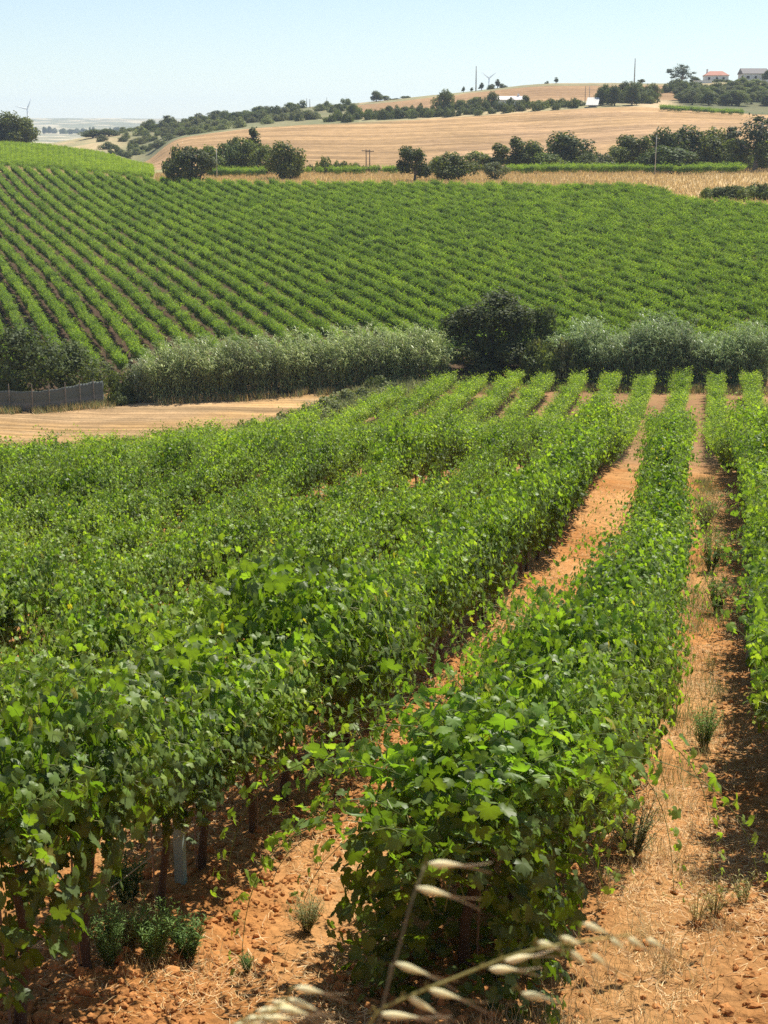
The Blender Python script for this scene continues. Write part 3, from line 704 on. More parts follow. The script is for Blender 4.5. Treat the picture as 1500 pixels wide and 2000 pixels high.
wl = [(215, 1905, 0, .8, 'bushy dark green weed beside the thick trunk of the bottom left row'), (255, 1880, 2, .8, 'dark leafy weed right of the thick trunk at the bottom left'),
      (300, 1895, 1, 1.0, 'fresh green upright weed at the bottom left, middle of the clump'), (370, 1880, 1, .9, 'slim green weed at the right end of the bottom left clump'),
      (250, 1770, 1, 1.1, 'spiky weed climbing a trunk in the bottom left row'), (482, 1895, 1, .35, 'tiny green weed alone on bare orange soil'),
      (600, 1820, 2, .6, 'wispy weed on the orange soil left of the central vine'), (1235, 1672, 2, 1.05, 'brownish bushy weed at the right foot of the central row'),
      (1375, 1462, 0, .95, 'upright green weed nearest in the straw path'), (1400, 1200, 0, 1.25, 'dark tufted weed between two others in the straw path'),
      (1388, 1118, 0, 1.5, 'broad grey green weed in the middle of the straw path'), (1375, 1035, 2, 1.7, 'pale grassy weed high up the straw path'),
      (1388, 1310, 4, .8, 'thin sparse weed in the straw path below the tufted one'), (1395, 1790, 3, .8, 'dry greenish weed on the straw at lower right'),
      (1450, 1765, 4, .8, 'dry greenish weed at lower right, nearer the right edge'), (1360, 1800, 3, .7, 'short dry weed at lower right, leftmost of three'),
      (1050, 1215, 2, .8, 'dusty weed at the foot of the row beside the second path'), (1000, 1300, 2, .9, 'dark weed low against the row beside the second path')]
for (x, y, k, s, lab) in wl:
    X, Y, Zg = hit(x, y); o = obj('weed', WD[k]); o.location = (X, Y, Zg + float(micro_at(np.array([X]), np.array([Y]))[0])); s *= 1.25; o.scale = (s, s, s); o.rotation_euler = (0, 0, rng.uniform(0, 6)); tag(o, lab, 'weed')

# ------------------------------------------------------------------ trees
def crown_mesh(name, seed, lobes, n, size, col, dark=.65, shell=.55, elong=1.0):
    """lobes: (cx,cy,cz,rx,ry,rz); leaf-sprig cards through each lobe's volume, denser outside"""
    r_ = np.random.default_rng(seed); vol = np.array([l[3] * l[4] * l[5] for l in lobes]) ** .66; cnt = (n * vol / vol.sum()).astype(int)
    P = []; N = []; 
    for l, c in zip(lobes, cnt):
        d = norm(r_.normal(0, 1, (c, 3))); rad = (shell + (1 - shell) * r_.random(c)) * (1 + .16 * np.sin(d[:, 0] * 5 + seed) * np.cos(d[:, 2] * 6 + d[:, 1] * 4)) * np.where(r_.random(c) < .1, 1.12, 1)
        P.append(np.array(l[:3]) + d * rad[:, None] * np.array(l[3:])); N.append(d)
    P = np.concatenate(P); N = np.concatenate(N); m = len(P)
    g = fbm(P[:, 0] * 1.3 / max(size * 3, .3) + 9, P[:, 2] * 1.3 / max(size * 3, .3) + P[:, 1], 2, seed)
    keep = g > .30; P, N, g = P[keep], N[keep], g[keep]; m = len(P)
    nn = norm(N * .9 + r_.normal(0, .6, (m, 3)) + [0, 0, .5]); t = norm(np.cross(nn, r_.normal(0, 1, (m, 3)))); b = np.cross(nn, t)
    s = (size * r_.uniform(.6, 1.3, m))[:, None]
    V = np.stack([P - t * s * .5, P + b * s * .45 * elong ** -1 - nn * s * .12, P + t * s * .55, P - b * s * .4 * elong ** -1 - nn * s * .12], 1)
    Q = (np.array([[0, 1, 2, 3]])[None] + (np.arange(m) * 4)[:, None, None]).reshape(-1, 4)
    c = np.array(col)[None] * r_.uniform(.7, 1.3, (m, 1)) * (1 + .5 * (g - .5))[:, None]
    return mesh(name, V.reshape(-1, 3), [Q], M_tree, np.repeat(c, 4, 0))
def rand_lobes(seed, R0, H0, H1_, n, lobe=.45, flat=1.0, conic=False):
    r_ = np.random.default_rng(seed); L = [(0, 0, (H0 + H1_) / 2, R0 * .62, R0 * .62, (H1_ - H0) * .42)]
    for k in range(n):
        f = r_.random(); z = H0 + (H1_ - H0) * (.12 + .72 * f); a = r_.uniform(0, 6.283)
        rr_ = R0 * (1 - .9 * f if conic else math.sqrt(max(.05, 1 - (2 * f - .85) ** 2))) * (1 - lobe * .6)
        s = R0 * lobe * r_.uniform(.6, 1.1) * (1 - .55 * f if conic else 1)
        L.append((math.cos(a) * rr_, math.sin(a) * rr_, z, s, s, s * flat * .85))
    return L
def trunk_tree(seed, H0, top, rad, lobes, lean=0, c=(.10, .08, .06)):
    r_ = np.random.default_rng(seed); mb = MB(); z = np.linspace(-.3, top, 7)
    p = np.stack([lean * z / top + .06 * np.sin(z + seed), .05 * np.cos(z * 1.3), z], -1); mb.tube(p, np.linspace(rad, rad * .45, 7), 8, c)
    for l in lobes[1:8]:
        e = np.array(l[:3]); s = np.array([np.interp(H0, z, p[:, 0]), 0, H0 * r_.uniform(.7, 1)]); mid = (s + e) / 2 + [0, 0, -.1 * top]
        mb.tube([s, mid, e], [rad * .45, rad * .3, rad * .12], 5, c)
    return mb.mesh('trunk', M_bark, True)
TP = {}
def tree_proto(key, seed, Rw, Hgt, H0, n, size, col, nl=9, lobe=.45, flat=1, conic=False, lean=0, shell=.5, trunk=True, tc_=(.10, .08, .06)):
    L = rand_lobes(seed, Rw, H0, Hgt, nl, lobe, flat, conic); cm = crown_mesh('crown', seed, L, n, size, col, shell=shell)
    TP[key] = dict(crown=cm, trunk=trunk_tree(seed, H0 + .2 * (Hgt - H0), Hgt * .75, Rw * .075 + .05, L, lean, tc_) if trunk else None, R=Rw, H=Hgt, root=None)
DK = (.11, .128, .030); MD = (.14, .165, .04); OL = (.16, .170, .075); LG = (.15, .19, .042); GY = (.15, .15, .07)
tree_proto('oak', 11, 3.2, 6.4, 1.3, 4200, .34, DK, 11, .42, 1, False, .2)
tree_proto('oak2', 12, 3.4, 5.6, .5, 4200, .36, DK, 10, .5)
tree_proto('oak3', 13, 3.0, 6.0, .4, 3600, .36, MD, 9, .5)
tree_proto('olive', 14, 2.8, 4.6, -.3, 2800, .30, OL, 9, .45, .9)
tree_proto('pine', 15, 1.6, 6.0, .6, 2600, .32, DK, 12, .5, 1, True)
tree_proto('cypress', 16, 1.1, 6.4, .3, 2400, .28, DK, 8, .7, 1.7)
tree_proto('eucalypt', 17, 3.8, 10.0, 2.5, 3600, .30, (.07, .09, .055), 18, .24, .8, False, .6, .3, True, (.3, .25, .2))
tree_proto('umbrella', 18, 2.2, 6.5, 4.0, 1500, .30, DK, 8, .42, .6, False, 0, .4)
tree_proto('leafy', 19, 2.8, 5.2, .3, 3400, .32, LG, 9, .5)
tree_proto('big', 20, 3.9, 8.2, -.8, 17000, .24, (.068, .082, .022), 17, .38, 1, False, .2, .55)
def shrub_proto(key, seed, Rw, Hgt, n, size, col, nl=6):
    L = [(l[0], l[1], max(l[2], .2), l[3], l[4], l[5]) for l in rand_lobes(seed, Rw, -.2 * Hgt, Hgt, nl, .5)]
    TP[key] = dict(crown=crown_mesh('shrub', seed, L, n, size, col), trunk=None, R=Rw, H=Hgt, root=None)
shrub_proto('bush', 31, 2.0, 2.4, 1500, .28, DK); shrub_proto('bush2', 32, 1.8, 2.0, 1300, .27, GY); shrub_proto('bush3', 33, 2.0, 1.8, 1300, .27, MD)
shrub_proto('bush4', 35, 2.0, 1.9, 1600, .24, (.21, .225, .10))
shrub_proto('bushd', 34, 2.6, 3.4, 6000, .17, (.10, .125, .04), 9)
def plant(key, x, r, ytop=None, wpx=None, label='', name='tree', cat='tree', group=None, hm=None, sink=.0):
    p = TP[key]; X, Y, Zg = spot(x, r)
    h = hm if hm else h_at(r, x, ytop) - Zg
    h = max(h, .6); sx = (wpx * 1.12 / 2 / (F * 1.03) * r / p['R']) if wpx else h / p['H']
    sz_ = h / p['H']
    if p['trunk'] is None and name != 'tree':
        o = bpy.data.objects.new(name, p['crown']); COL.objects.link(o)
    else:
        if p['root'] is None:
            o = empty(name, (0, 0, 0)); obj('crown', p['crown'], o)
            if p['trunk']: obj('trunk', p['trunk'], o)
            p['root'] = o
        else:
            o = empty(name, (0, 0, 0))
            for ch in p['root'].children:
                c = ch.copy(); COL.objects.link(c); c.parent = o
    o.location = (X, Y, Zg - sink); o.scale = (sx, sx, sz_); o.rotation_euler = (0, 0, rng.uniform(0, 6.28) if key not in ('oak', 'eucalypt') else -.2)
    return tag(o, label, cat, group)
# the big tree in the reeds
plant('big', 968, 118, 556, 200, 'large dark round evergreen tree standing in the gap between the reed thickets')
plant('bushd', 1062, 117, 600, 110, 'dark bush leaning on the right side of the large round tree', 'bush', 'bush')
plant('bushd', 30, 116, 640, 190, 'dark green bush rising behind the shade cloth fence at the left edge', 'bush', 'bush')
plant('bushd', 125, 117, 672, 150, 'lower dark bush behind the right part of the shade cloth fence', 'bush', 'bush')
plant('bush3', 215, 113.5, 722, 70, 'small dry bush at the left end of the reed thicket', 'bush', 'bush')
# trees on the top edge of the hillside
T = [('olive', 372, 262, 282, 92, 'grey green rounded tree at the top of the hillside by the sandy path'),
     ('bush2', 345, 268, 292, 50, 'low grey bush at the left foot of the grey green rounded tree'),
     ('leafy', 405, 300, 281, 60, 'leafy green tree, first of the grove right of the grey green tree'), ('leafy', 440, 302, 276, 62, 'light green leafy tree in the middle of the left grove'),
     ('oak3', 478, 303, 272, 62, 'mid green tree behind the short vine strip'), ('pine', 494, 330, 240, 52, 'tall dark pointed tree rising above the left grove'),
     ('oak3', 520, 296, 284, 55, 'green tree left of the dark bushy one at the end of the grove'), ('oak2', 548, 276, 280, 82, 'dark bushy tree at the right end of the left grove'),
     ('oak2', 570, 280, 298, 40, 'small dark tree at the outer right end of the left grove'), ('leafy', 460, 340, 262, 40, 'small tree peeping over the left grove'),
     ('bush3', 632, 300, 303, 34, 'small green bush beside the two power poles, farthest left'), ('bush3', 660, 300, 312, 40, 'small bush in the young vines left of the power poles'),
     ('bush3', 692, 300, 316, 30, 'small low bush just left of the power poles'),
     ('oak', 811, 259, 280, 66, 'lone dark tree with short leaning trunk at the edge of the golden grass'),
     ('oak2', 888, 263, 300, 84, 'broad low tree with two thin trunks right of the lone dark tree'), ('oak3', 858, 285, 306, 44, 'small green tree between the lone tree and the broad low tree'),
     ('oak3', 930, 300, 296, 60, 'green tree behind the broad low tree'), ('olive', 968, 262, 314, 62, 'grey green bushy tree in front of the dark grove'),
     ('cypress', 975, 300, 276, 42, 'dark narrow tree at the left of the dark grove'), ('cypress', 1008, 302, 262, 38, 'tallest dark narrow tree of the dark grove'),
     ('oak3', 1042, 304, 276, 62, 'mid green tree beside the tall narrow one'), ('oak2', 1100, 318, 262, 112, 'wide dome shaped dark tree in the middle of the dark grove'),
     ('leafy', 1062, 300, 296, 70, 'lower green tree in front of the dome shaped one'), ('oak2', 1148, 300, 300, 50, 'small dark tree at the right foot of the dome shaped one'),
     ('bush2', 1182, 296, 304, 60, 'grey bush row between the dark grove and the next trees'), ('oak3', 1208, 300, 286, 56, 'low dark tree left of the spreading tree'),
     ('oak', 1246, 304, 258, 84, 'spreading dark tree with gaps of field showing through'), ('oak2', 1300, 310, 254, 76, 'dark tree behind the pale utility pole'),
     ('leafy', 1305, 292, 282, 104, 'lighter green bush like tree behind the pale utility pole, low in front'), ('oak2', 1352, 312, 250, 96, 'dark broad tree right of the pale pole'),
     ('oak2', 1405, 308, 254, 92, 'dark broad tree between the pale pole and the tall gum tree'), ('oak3', 1440, 300, 272, 66, 'dark tree at the left foot of the tall gum tree'),
     ('eucalypt', 1478, 300, 212, 108, 'tall sparse gum tree at the right edge'), ('oak3', 1510, 300, 262, 80, 'dark tree behind the gum tree at the right edge'),
     ('oak2', 18, 436, 222, 78, 'dark round tree on the left skyline at the photo edge'), ('oak2', 52, 438, 232, 52, 'dark tree on the left skyline, right of the edge tree'), ('oak2', -14, 436, 226, 60, 'dark tree cut by the left edge on the skyline'),
     ('oak2', 182, 640, 253, 46, 'dark low round tree on the skyline left of the slope, left of a pair'), ('oak2', 213, 640, 252, 44, 'dark low round tree on the skyline, right one of a pair'),
     ('oak2', 295, 650, 234, 32, 'dark round tree standing on the skyline, left of the pointed one'), ('pine', 328, 650, 223, 32, 'dark pointed tree on the skyline at the left slope'),
     ('bush2', 318, 610, 249, 26, 'grey round bush under the pointed skyline tree'), ('oak3', 355, 590, 248, 34, 'grey green round tree below the skyline pair'),
     ('oak2', 423, 690, 216, 28, 'round dark tree on the skyline above the scrub slope'), ('oak2', 500, 600, 221, 56, 'dark spreading tree in the middle of the scrub slope'),
     ('pine', 566, 690, 199, 15, 'tiny pointed tree on the skyline above the scrub'), ('oak2', 735, 690, 178, 26, 'dark upright tree on the skyline left of the hill'), ('oak3', 752, 690, 187, 24, 'lower tree beside the dark upright skyline tree'),
     ('bush', 772, 690, 192, 18, 'small dark bush on the skyline'), ('bush3', 795, 690, 187, 22, 'pale green bush on the skyline'),
     ('oak2', 690, 560, 203, 24, 'dark blocky tree at the left end of the hedge'), ('oak2', 866, 548, 177, 40, 'large dark tree rising from the long hedge'),
     ('pine', 904, 688, 168, 9, 'tiny pointed tree left of the tall pole on the ridge'), ('pine', 920, 688, 170, 9, 'small rounded tree beside the tall pole on the ridge'),
     ('pine', 939, 688, 160, 13, 'pointed ridge tree right of the tall pole'), ('pine', 970, 688, 153, 15, 'tallest pointed ridge tree near the wind turbine'),
     ('bush', 958, 688, 164, 22, 'low bush left of the tallest ridge tree'), ('bush', 980, 688, 163, 16, 'low bush right of the tallest ridge tree'),
     ('oak2', 958, 560, 180, 28, 'dark tree hiding the left end of the white farmhouse'), ('oak3', 930, 575, 190, 34, 'green tree left of the white farmhouse'), ('oak3', 900, 570, 195, 26, 'round tree in the hedge left of the farmhouse'),
     ('oak3', 1024, 560, 186, 18, 'small dark tree at the right end of the white farmhouse'), ('pine', 1083, 690, 150, 12, 'pair of tiny dark trees on the bare ridge'),
     ('bush', 1065, 690, 158, 8, 'tiny bush on the bare ridge'), ('umbrella', 1249, 655, 154, 17, 'small tree with two thin trunks on the ridge right of the mast'),
     ('eucalypt', 1324, 668, 121, 52, 'round topped gum tree against the sky left of the houses'), ('oak3', 1262, 620, 170, 18, 'small dark tree at the right end of the tree belt'),
     ('oak2', 1350, 690, 150, 24, 'dark tree beside the red roofed house'), ('bush', 1444, 655, 148, 14, 'round dark bush before the grey house'), ('oak2', 1490, 700, 137, 16, 'dark tree right of the grey house'),]
for key, x, r, yt, wpx, lab in T:
    b = key.startswith('bush'); plant(key, x, r, yt, wpx, lab, 'bush' if b else 'tree', 'bush' if b else 'tree')
# belts of trees and bushes on the far hill
def belt(n, xr, yfun, rr, keys, hr, wr, label, group, name='bush', cat='bush'):
    for k in range(n):
        x = xr[0] + (xr[1] - xr[0]) * (k + rng.uniform(-.4, .4)) / max(n - 1, 1); r = rng.uniform(*rr)
        key = keys[int(rng.integers(0, len(keys)))]
        plant(key, x, r, None, rng.uniform(*wr), label, name, cat, group, hm=rng.uniform(*hr))
belt(54, (640, 1135), None, (530, 550), ['bush', 'bush3', 'bush'], (2.0, 4.2), (18, 30), 'dark bush in the long hedge above the big stubble field', 'bushes of the long hedge')
belt(20, (700, 950), None, (556, 585), ['bush', 'oak2', 'bush2'], (2.2, 4.4), (14, 26), 'bush in the loose planting behind the long hedge', 'bushes behind the long hedge')
belt(66, (240, 690), None, (545, 680), ['bush4', 'bush2', 'bush3', 'bush4'], (1.4, 3.8), (16, 34), 'grey green bush in the scrub on the left shoulder of the hill', 'bushes of the scrub slope')
belt(36, (300, 600), None, (600, 690), ['bush', 'bush2', 'oak3'], (2.4, 4.4), (18, 32), 'dark bush in the scrub near the left skyline', 'bushes near the left skyline')
belt(34, (200, 440), None, (535, 600), ['bush', 'bush2', 'bush4'], (1.4, 3.0), (18, 30), 'low dark bush along the left border of the stubble field', 'bushes on the left field border')
belt(22, (1168, 1272), None, (535, 590), ['oak2', 'bush', 'oak3'], (4, 7), (24, 36), 'dark tree in the belt right of the white sheeted roof', 'trees of the belt by the white roof', 'tree', 'tree')
belt(70, (1318, 1530), None, (560, 645), ['oak3', 'oak2', 'olive', 'bush'], (3, 5.6), (24, 40), 'dark green tree in the wood below the hilltop houses', 'trees below the hilltop houses', 'tree', 'tree')
belt(12, (1300, 1360), None, (610, 660), ['bush', 'bush3'], (3, 5), (16, 26), 'low bush under the round topped gum tree', 'bushes under the gum tree')
belt(12, (1350, 1500), None, (685, 696), ['bush', 'bush3'], (.8, 1.6), (10, 20), 'garden hedge bush in front of the hilltop houses', 'hedge bushes at the houses')
belt(20, (1395, 1560), None, (222, 228), ['bush', 'bush3'], (1.9, 2.5), (40, 56), 'dark hedge bush above the right end of the vine rows', 'hedge bushes at the right edge')
belt(30, (600, 1000), None, (305, 330), ['bush3', 'bush'], (1.2, 2.6), (18, 34), 'bush at the back edge of the golden grass', 'bushes behind the golden grass')
belt(44, (1000, 1480), None, (318, 335), ['oak3', 'bush', 'oak2'], (3, 5.2), (30, 48), 'dark tree in the shaded belt behind the far vine strip', 'trees behind the far vine strip', 'tree', 'tree')
belt(30, (60, 300), None, (2250, 2550), ['oak2', 'bush', 'oak3'], (6, 11), (6, 16), 'hazy distant tree on the blue hills at the left', 'distant hazy trees', 'tree', 'tree')
belt(22, (1050, 1165), None, (112.3, 115), ['bush', 'bush3', 'bush2'], (1.6, 3.8), (36, 60), 'mixed green bush between the large round tree and the right reed thicket', 'bushes right of the large tree')
# bramble bank between the vineyard and the stubble field
def at_xy(key, X, Y, h, wm, label, group):
    o = bpy.data.objects.new('bramble', TP[key]['crown']); COL.objects.link(o); p = TP[key]
    o.location = (X, Y, H1(X, Y) - .1); o.scale = (wm / 2 / p['R'], wm / 2 / p['R'], h / p['H']); o.rotation_euler = (0, 0, rng.uniform(0, 6)); tag(o, label, 'bramble', group)
for k in range(46):
    f = rng.random(); Y = 76 + f * 34; X = float(np.interp(Y, [76, 82, 106, 112], [-27.5, -26.5, -21.5, -20])) - rng.random() * (1 + 3.4 * f)
    at_xy(['bush4', 'bush3', 'bush4'][int(rng.integers(0, 3))], X, Y, rng.uniform(.9, 1.7), rng.uniform(2, 3.4), 'dull green bramble on the bank beside the left end of the pale vine rows', 'brambles on the bank')
for k in range(10):
    X, Y, _ = spot(rng.uniform(170, 270), rng.uniform(111.5, 114)); at_xy('bush3', X, Y, rng.uniform(.6, 1.3), rng.uniform(1.2, 2.2), 'dry olive bramble between the fence and the reeds', 'brambles beside the fence')

# ------------------------------------------------------------------ giant reed thickets
def reeds(name, segs, n, hfun, col, label, depth=3.0, seed=3):
    r_ = np.random.default_rng(seed); mb = MB(); LV = []; LC = []
    for k in range(n):
        x = r_.uniform(segs[0][0], segs[-1][0]); rb = np.interp(x, [s[0] for s in segs], [s[1] for s in segs]); r = rb + depth * r_.random() ** 1.3
        X, Y, Zg = spot(x, r); h = np.interp(x, [s[0] for s in segs], [s[2] for s in segs]) * r_.uniform(.62, 1.06) * (1 if r > rb + .8 else .8) * (.66 + .5 * float(vnoise(x / 26., seed + .5)) + .18 * float(vnoise(x / 7., seed + 3.5)))
        a = r_.uniform(0, 6.283); lean = r_.uniform(.2, 1.6); t = np.linspace(0, 1, 7)
        front = -1 if r_.random() < .5 else 0
        dx_, dy_ = math.cos(a) * lean, math.sin(a) * lean - (.6 if front else 0) * r_.random()
        p = np.stack([X + dx_ * t ** 2, Y + dy_ * t ** 2, Zg + h * (t - .06 * t ** 3)], -1)
        mb.tube(p, np.linspace(.014, .005, 7), 3, (.2, .22, .1))
        m = int(h * 8); f = r_.uniform(.03, 1, m); o = np.stack([np.interp(f, t, p[:, i]) for i in range(3)], -1)
        b = r_.uniform(0, 6.283, m); d = norm(np.stack([np.cos(b), np.sin(b), r_.uniform(.5, 1.6, m)], -1)); hz = norm(d * [1, 1, 0]); sd = np.cross(hz, [0, 0, 1.])
        L = (r_.uniform(.45, .95, m) * (1 - .3 * f))[:, None]; wd = r_.uniform(.02, .04, m)[:, None]
        p1 = o + d * L * .45; p2 = o + hz * L * .75 + [0, 0, .28] * L; p2 = p1 + hz * L * .35 + np.array([0, 0, .02]) * L; p3 = p2 + hz * L * .22 - np.array([0, 0, .28]) * L
        V = np.stack([o - sd * wd * .5, o + sd * wd * .5, p1 + sd * wd, p1 - sd * wd, p2 + sd * wd * .8, p2 - sd * wd * .8, p3, p3 + sd * .001], 1)
        LV.append(V); c = np.array(col)[None] * r_.uniform(.65, 1.35, (m, 1)) * (.65 + .8 * float(vnoise(x / 16., seed + 8.5))) * np.array([1.0, 1, .85 + .3 * r_.random()]); dry = r_.random(m) < .06; c[dry] = (.34, .30, .16); LC.append(c)
    V = np.concatenate(LV); c = np.concatenate(LC); q = np.array([[0, 1, 2, 3], [3, 2, 4, 5], [5, 4, 7, 6]])
    mb.add(V.reshape(-1, 3), (q[None] + (np.arange(len(V)) * 8)[:, None, None]).reshape(-1, 4), np.repeat(c, 8, 0))
    tag(obj(name, mb.mesh(name, M_reed)), label, 'reeds', kind='stuff')
def rbase(x, y): X, Y, _ = hit(x, y, 60); return math.hypot(X, Y)
reeds('reed_thicket', [(248, 112, 2.6), (285, 112, 4.3), (400, 112, 4.6), (560, 113, 4.9), (700, 114, 5.0), (820, 114.5, 4.8), (880, 115, 4.0)], 1500, None, (.31, .36, .135),
      'long thicket of tall grey green giant reeds behind the stubble field', 3.2, 3)
reeds('reed_thicket', [(1060, 113, 3.6), (1130, 113, 4.4), (1200, 112.5, 4.8), (1280, 112, 5.2), (1380, 112.5, 4.6), (1415, 113, 3.9), (1450, 113, 4.8), (1530, 113, 5.0)], 1300, None, (.28, .34, .14),
      'bluish green giant reed thicket behind the ends of the pale vine rows', 3.2, 4)

# ------------------------------------------------------------------ shade cloth fence
M_cloth, nt, bs, out = newmat('shade_cloth')
at = nt.nodes.new('ShaderNodeAttribute'); at.attribute_name = 'Col'
nt.links.new(mixc(nt, at.outputs[0], (.12, .13, .115), ramp(nt, noise(nt, 1.0, 4, .6, vec_scale=(.4, .4, 6)), .4, .6, 0, .6)), bs.inputs['Base Color']); bs.inputs['Roughness'].default_value = .8
fx = [-60, -15, 32, 67, 100, 130, 158, 178]; fr = [110.2, 110, 109.6, 109.8, 110.1, 110.6, 111.2, 111.6]
root = empty('shade_cloth_fence', spot(60, 109.8)); ro = np.array(root.location)
nn = 90; xi = np.linspace(fx[0], fx[-1], nn); ri = np.interp(xi, fx, fr); pts = np.array([spot(x, r) for x, r in zip(xi, ri)]); hh = np.interp(xi, fx, [1.6, 1.6, 1.6, 1.65, 1.75, 1.85, 1.95, 1.9])
rows = 9; V = []; Cc = []
for k in range(rows):
    f = k / (rows - 1); sag = .06 * np.sin(np.interp(xi, fx, np.arange(len(fx)) * math.pi)) ** 2 * (k / rows)
    q = pts.copy(); q[:, 2] += .03 + hh * f - sag; q[:, 1] += .03 * np.sin(xi * .9 + k * 1.7) + .02 * np.sin(k * 2.1); V.append(q - ro)
    Cc.append(np.repeat([[.10, .125, .112] if f > .45 else [.19, .19, .17]], nn, 0))
V = np.concatenate(V); Q = np.array([[k * nn + i, k * nn + i + 1, (k + 1) * nn + i + 1, (k + 1) * nn + i] for k in range(rows - 1) for i in range(nn - 1)])
cl_ = obj('shade_cloth', mesh('shade_cloth', V, [Q], M_cloth, np.concatenate(Cc), True), root)
so = cl_.modifiers.new('thick', 'SOLIDIFY'); so.thickness = .008
mb = MB(); mb.tube([[0, 0, -.3], [0, 0, 2.15]], .035, 7, (.24, .21, .17)); fp = mb.mesh('fence_post', M_bark)
for x, r in zip(fx[1:-1], fr[1:-1]):
    X, Y, Zg = spot(x, r - .15); p = obj('fence_post', fp, root); p.location = (X - ro[0], Y - ro[1], Zg - ro[2])
tag(root, 'dark grey shade cloth fence on wooden posts at the left edge of the stubble field', 'fence')

# ------------------------------------------------------------------ houses
def house(x, r, w_, d_, hw, hr_, rz, wallc, roofc, label, wins, hip=False, chim=None):
    X, Y, Zg = spot(x, r); root = empty('house', (X, Y, Zg - .1), rz)
    mb = MB(); mb.box((-w_ / 2, -d_ / 2, -1.5), (w_ / 2, d_ / 2, hw), wallc)
    if not hip:
        for s in (-1, 1): mb.add([[s * w_ / 2, -d_ / 2, hw], [s * w_ / 2, d_ / 2, hw], [s * w_ / 2, 0, hw + hr_]], [[0, 1, 2]], wallc)
    obj('wall', mb.mesh('wall', M_wall), root)
    e = .4; mb = MB(); k = 1.4 if hip else 0; t = .12
    V = [[-w_ / 2 - e, -d_ / 2 - e, hw], [w_ / 2 + e, -d_ / 2 - e, hw], [w_ / 2 + e, d_ / 2 + e, hw], [-w_ / 2 - e, d_ / 2 + e, hw], [-w_ / 2 - e + k * 2, 0, hw + hr_ + .1], [w_ / 2 + e - k * 2, 0, hw + hr_ + .1]]
    V = np.array(V); V2 = V + [0, 0, t]
    for VV in (V2,): mb.add(VV, [[0, 1, 5, 4], [2, 3, 4, 5]], roofc); mb.add(VV, [[3, 0, 4], [1, 2, 5]], roofc)
    mb.add(np.vstack([V[:4], V2[:4]]), [[0, 1, 5, 4], [1, 2, 6, 5], [2, 3, 7, 6], [3, 0, 4, 7], [3, 2, 1, 0]], roofc)
    rf = obj('roof', mb.mesh('roof', M_wall), root)
    if chim:
        mb = MB(); mb.box((chim - .35, -.35, hw + hr_ * .3), (chim + .35, .35, hw + hr_ + 1.1), wallc); obj('chimney', mb.mesh('chimney', M_wall), rf)
    for (wx, wz, ww, wh, nm) in wins:
        mb = MB(); mb.box((wx - ww / 2, -d_ / 2 - .04, wz), (wx + ww / 2, -d_ / 2 + .05, wz + wh), (.05, .05, .055) if nm == 'window' else (.16, .11, .07)); obj(nm, mb.mesh(nm, M_stake), root)
    return tag(root, label, 'house')
W = (.80, .78, .74)
house(994, 566, 9.6, 7, 2.3, 1.3, R(10), W, (.72, .66, .62), 'long low white farmhouse among dark trees above the stubble field', [(-2.6, .7, .9, 1.0, 'window'), (.2, 0, 1.0, 1.9, 'door'), (2.8, .7, .9, 1.0, 'window')], chim=3.2)
house(1391, 702, 10.5, 8, 2.6, 1.9, R(8), W, (.42, .19, .13), 'white hilltop house with terracotta red roof', [(-3.5, .8, 1, 1.1, 'window'), (0, .8, 1, 1.1, 'window'), (3, .8, 1, 1.1, 'window')], True, chim=-4)
house(1463, 708, 11.5, 9, 3.3, 2.4, R(14), (.70, .69, .66), (.20, .18, .17), 'white hilltop house with dark grey roof near the right edge', [(-3.5, 1.2, 1.4, 1.2, 'window'), (0, 1.2, 1, 1.2, 'window'), (3.6, .2, 1.2, 2.0, 'door')])
def wall_seg(x0, x1, r, h, label):
    a = np.array(spot(x0, r)); b = np.array(spot(x1, r)); root = empty('garden_wall', tuple(a)); d = b - a; L = math.hypot(d[0], d[1]); z0 = min(0, d[2]) - 1; z1 = max(0, d[2]) + h
    root.rotation_euler = (0, 0, math.atan2(d[1], d[0])); mb = MB(); mb.box((0, -.12, z0), (L, .12, z1), W); obj('wall', mb.mesh('wall', M_wall), root)
    mb = MB(); mb.box((-.05, -.17, z1), (L + .05, .17, z1 + .1), (.7, .68, .64)); obj('coping', mb.mesh('coping', M_wall), root); tag(root, label, 'wall')
wall_seg(1348, 1384, 682, 1.1, 'low white garden wall below the red roofed house')
wall_seg(1440, 1460, 680, 1.1, 'short white garden wall below the grey roofed house')
wall_seg(1468, 1530, 690, .9, 'white boundary wall running out of the photo at the right edge')
# sheet roofed shelter
X, Y, Zg = spot(1155, 533); root = empty('field_shelter', (X, Y, Zg), R(14))
mb = MB(); n = 12
for i in range(n):
    x0 = -2.2 + 4.4 * i / n; zz = .06 * (i % 2)
    x1 = x0 + 4.4 / n
    mb.add([[x0 - .9, -3.6, .5 + zz], [x1 - .9, -3.6, .5 + .06 - zz], [x1 + .9, 3.6, 3.3 + .06 - zz], [x0 + .9, 3.6, 3.3 + zz]], [[0, 1, 2, 3]], (.52, .50, .45))
ro_ = obj('roof', mb.mesh('roof', M_conc), root); s_ = ro_.modifiers.new('t', 'SOLIDIFY'); s_.thickness = .08
mb = MB(); mb.box((-2.6, -3.3, -.5), (-2.4, -3.1, .45), W); mb.box((.7, -3.3, -.5), (.9, -3.1, .45), W); mb.box((-1.0, 3.0, -.5), (2.6, 3.2, 2.95), (.5, .48, .42)); obj('wall', mb.mesh('wall', M_wall), root)
tag(root, 'shelter with a sloping whitish sheet roof between the hedge and the tree belt', 'shelter')

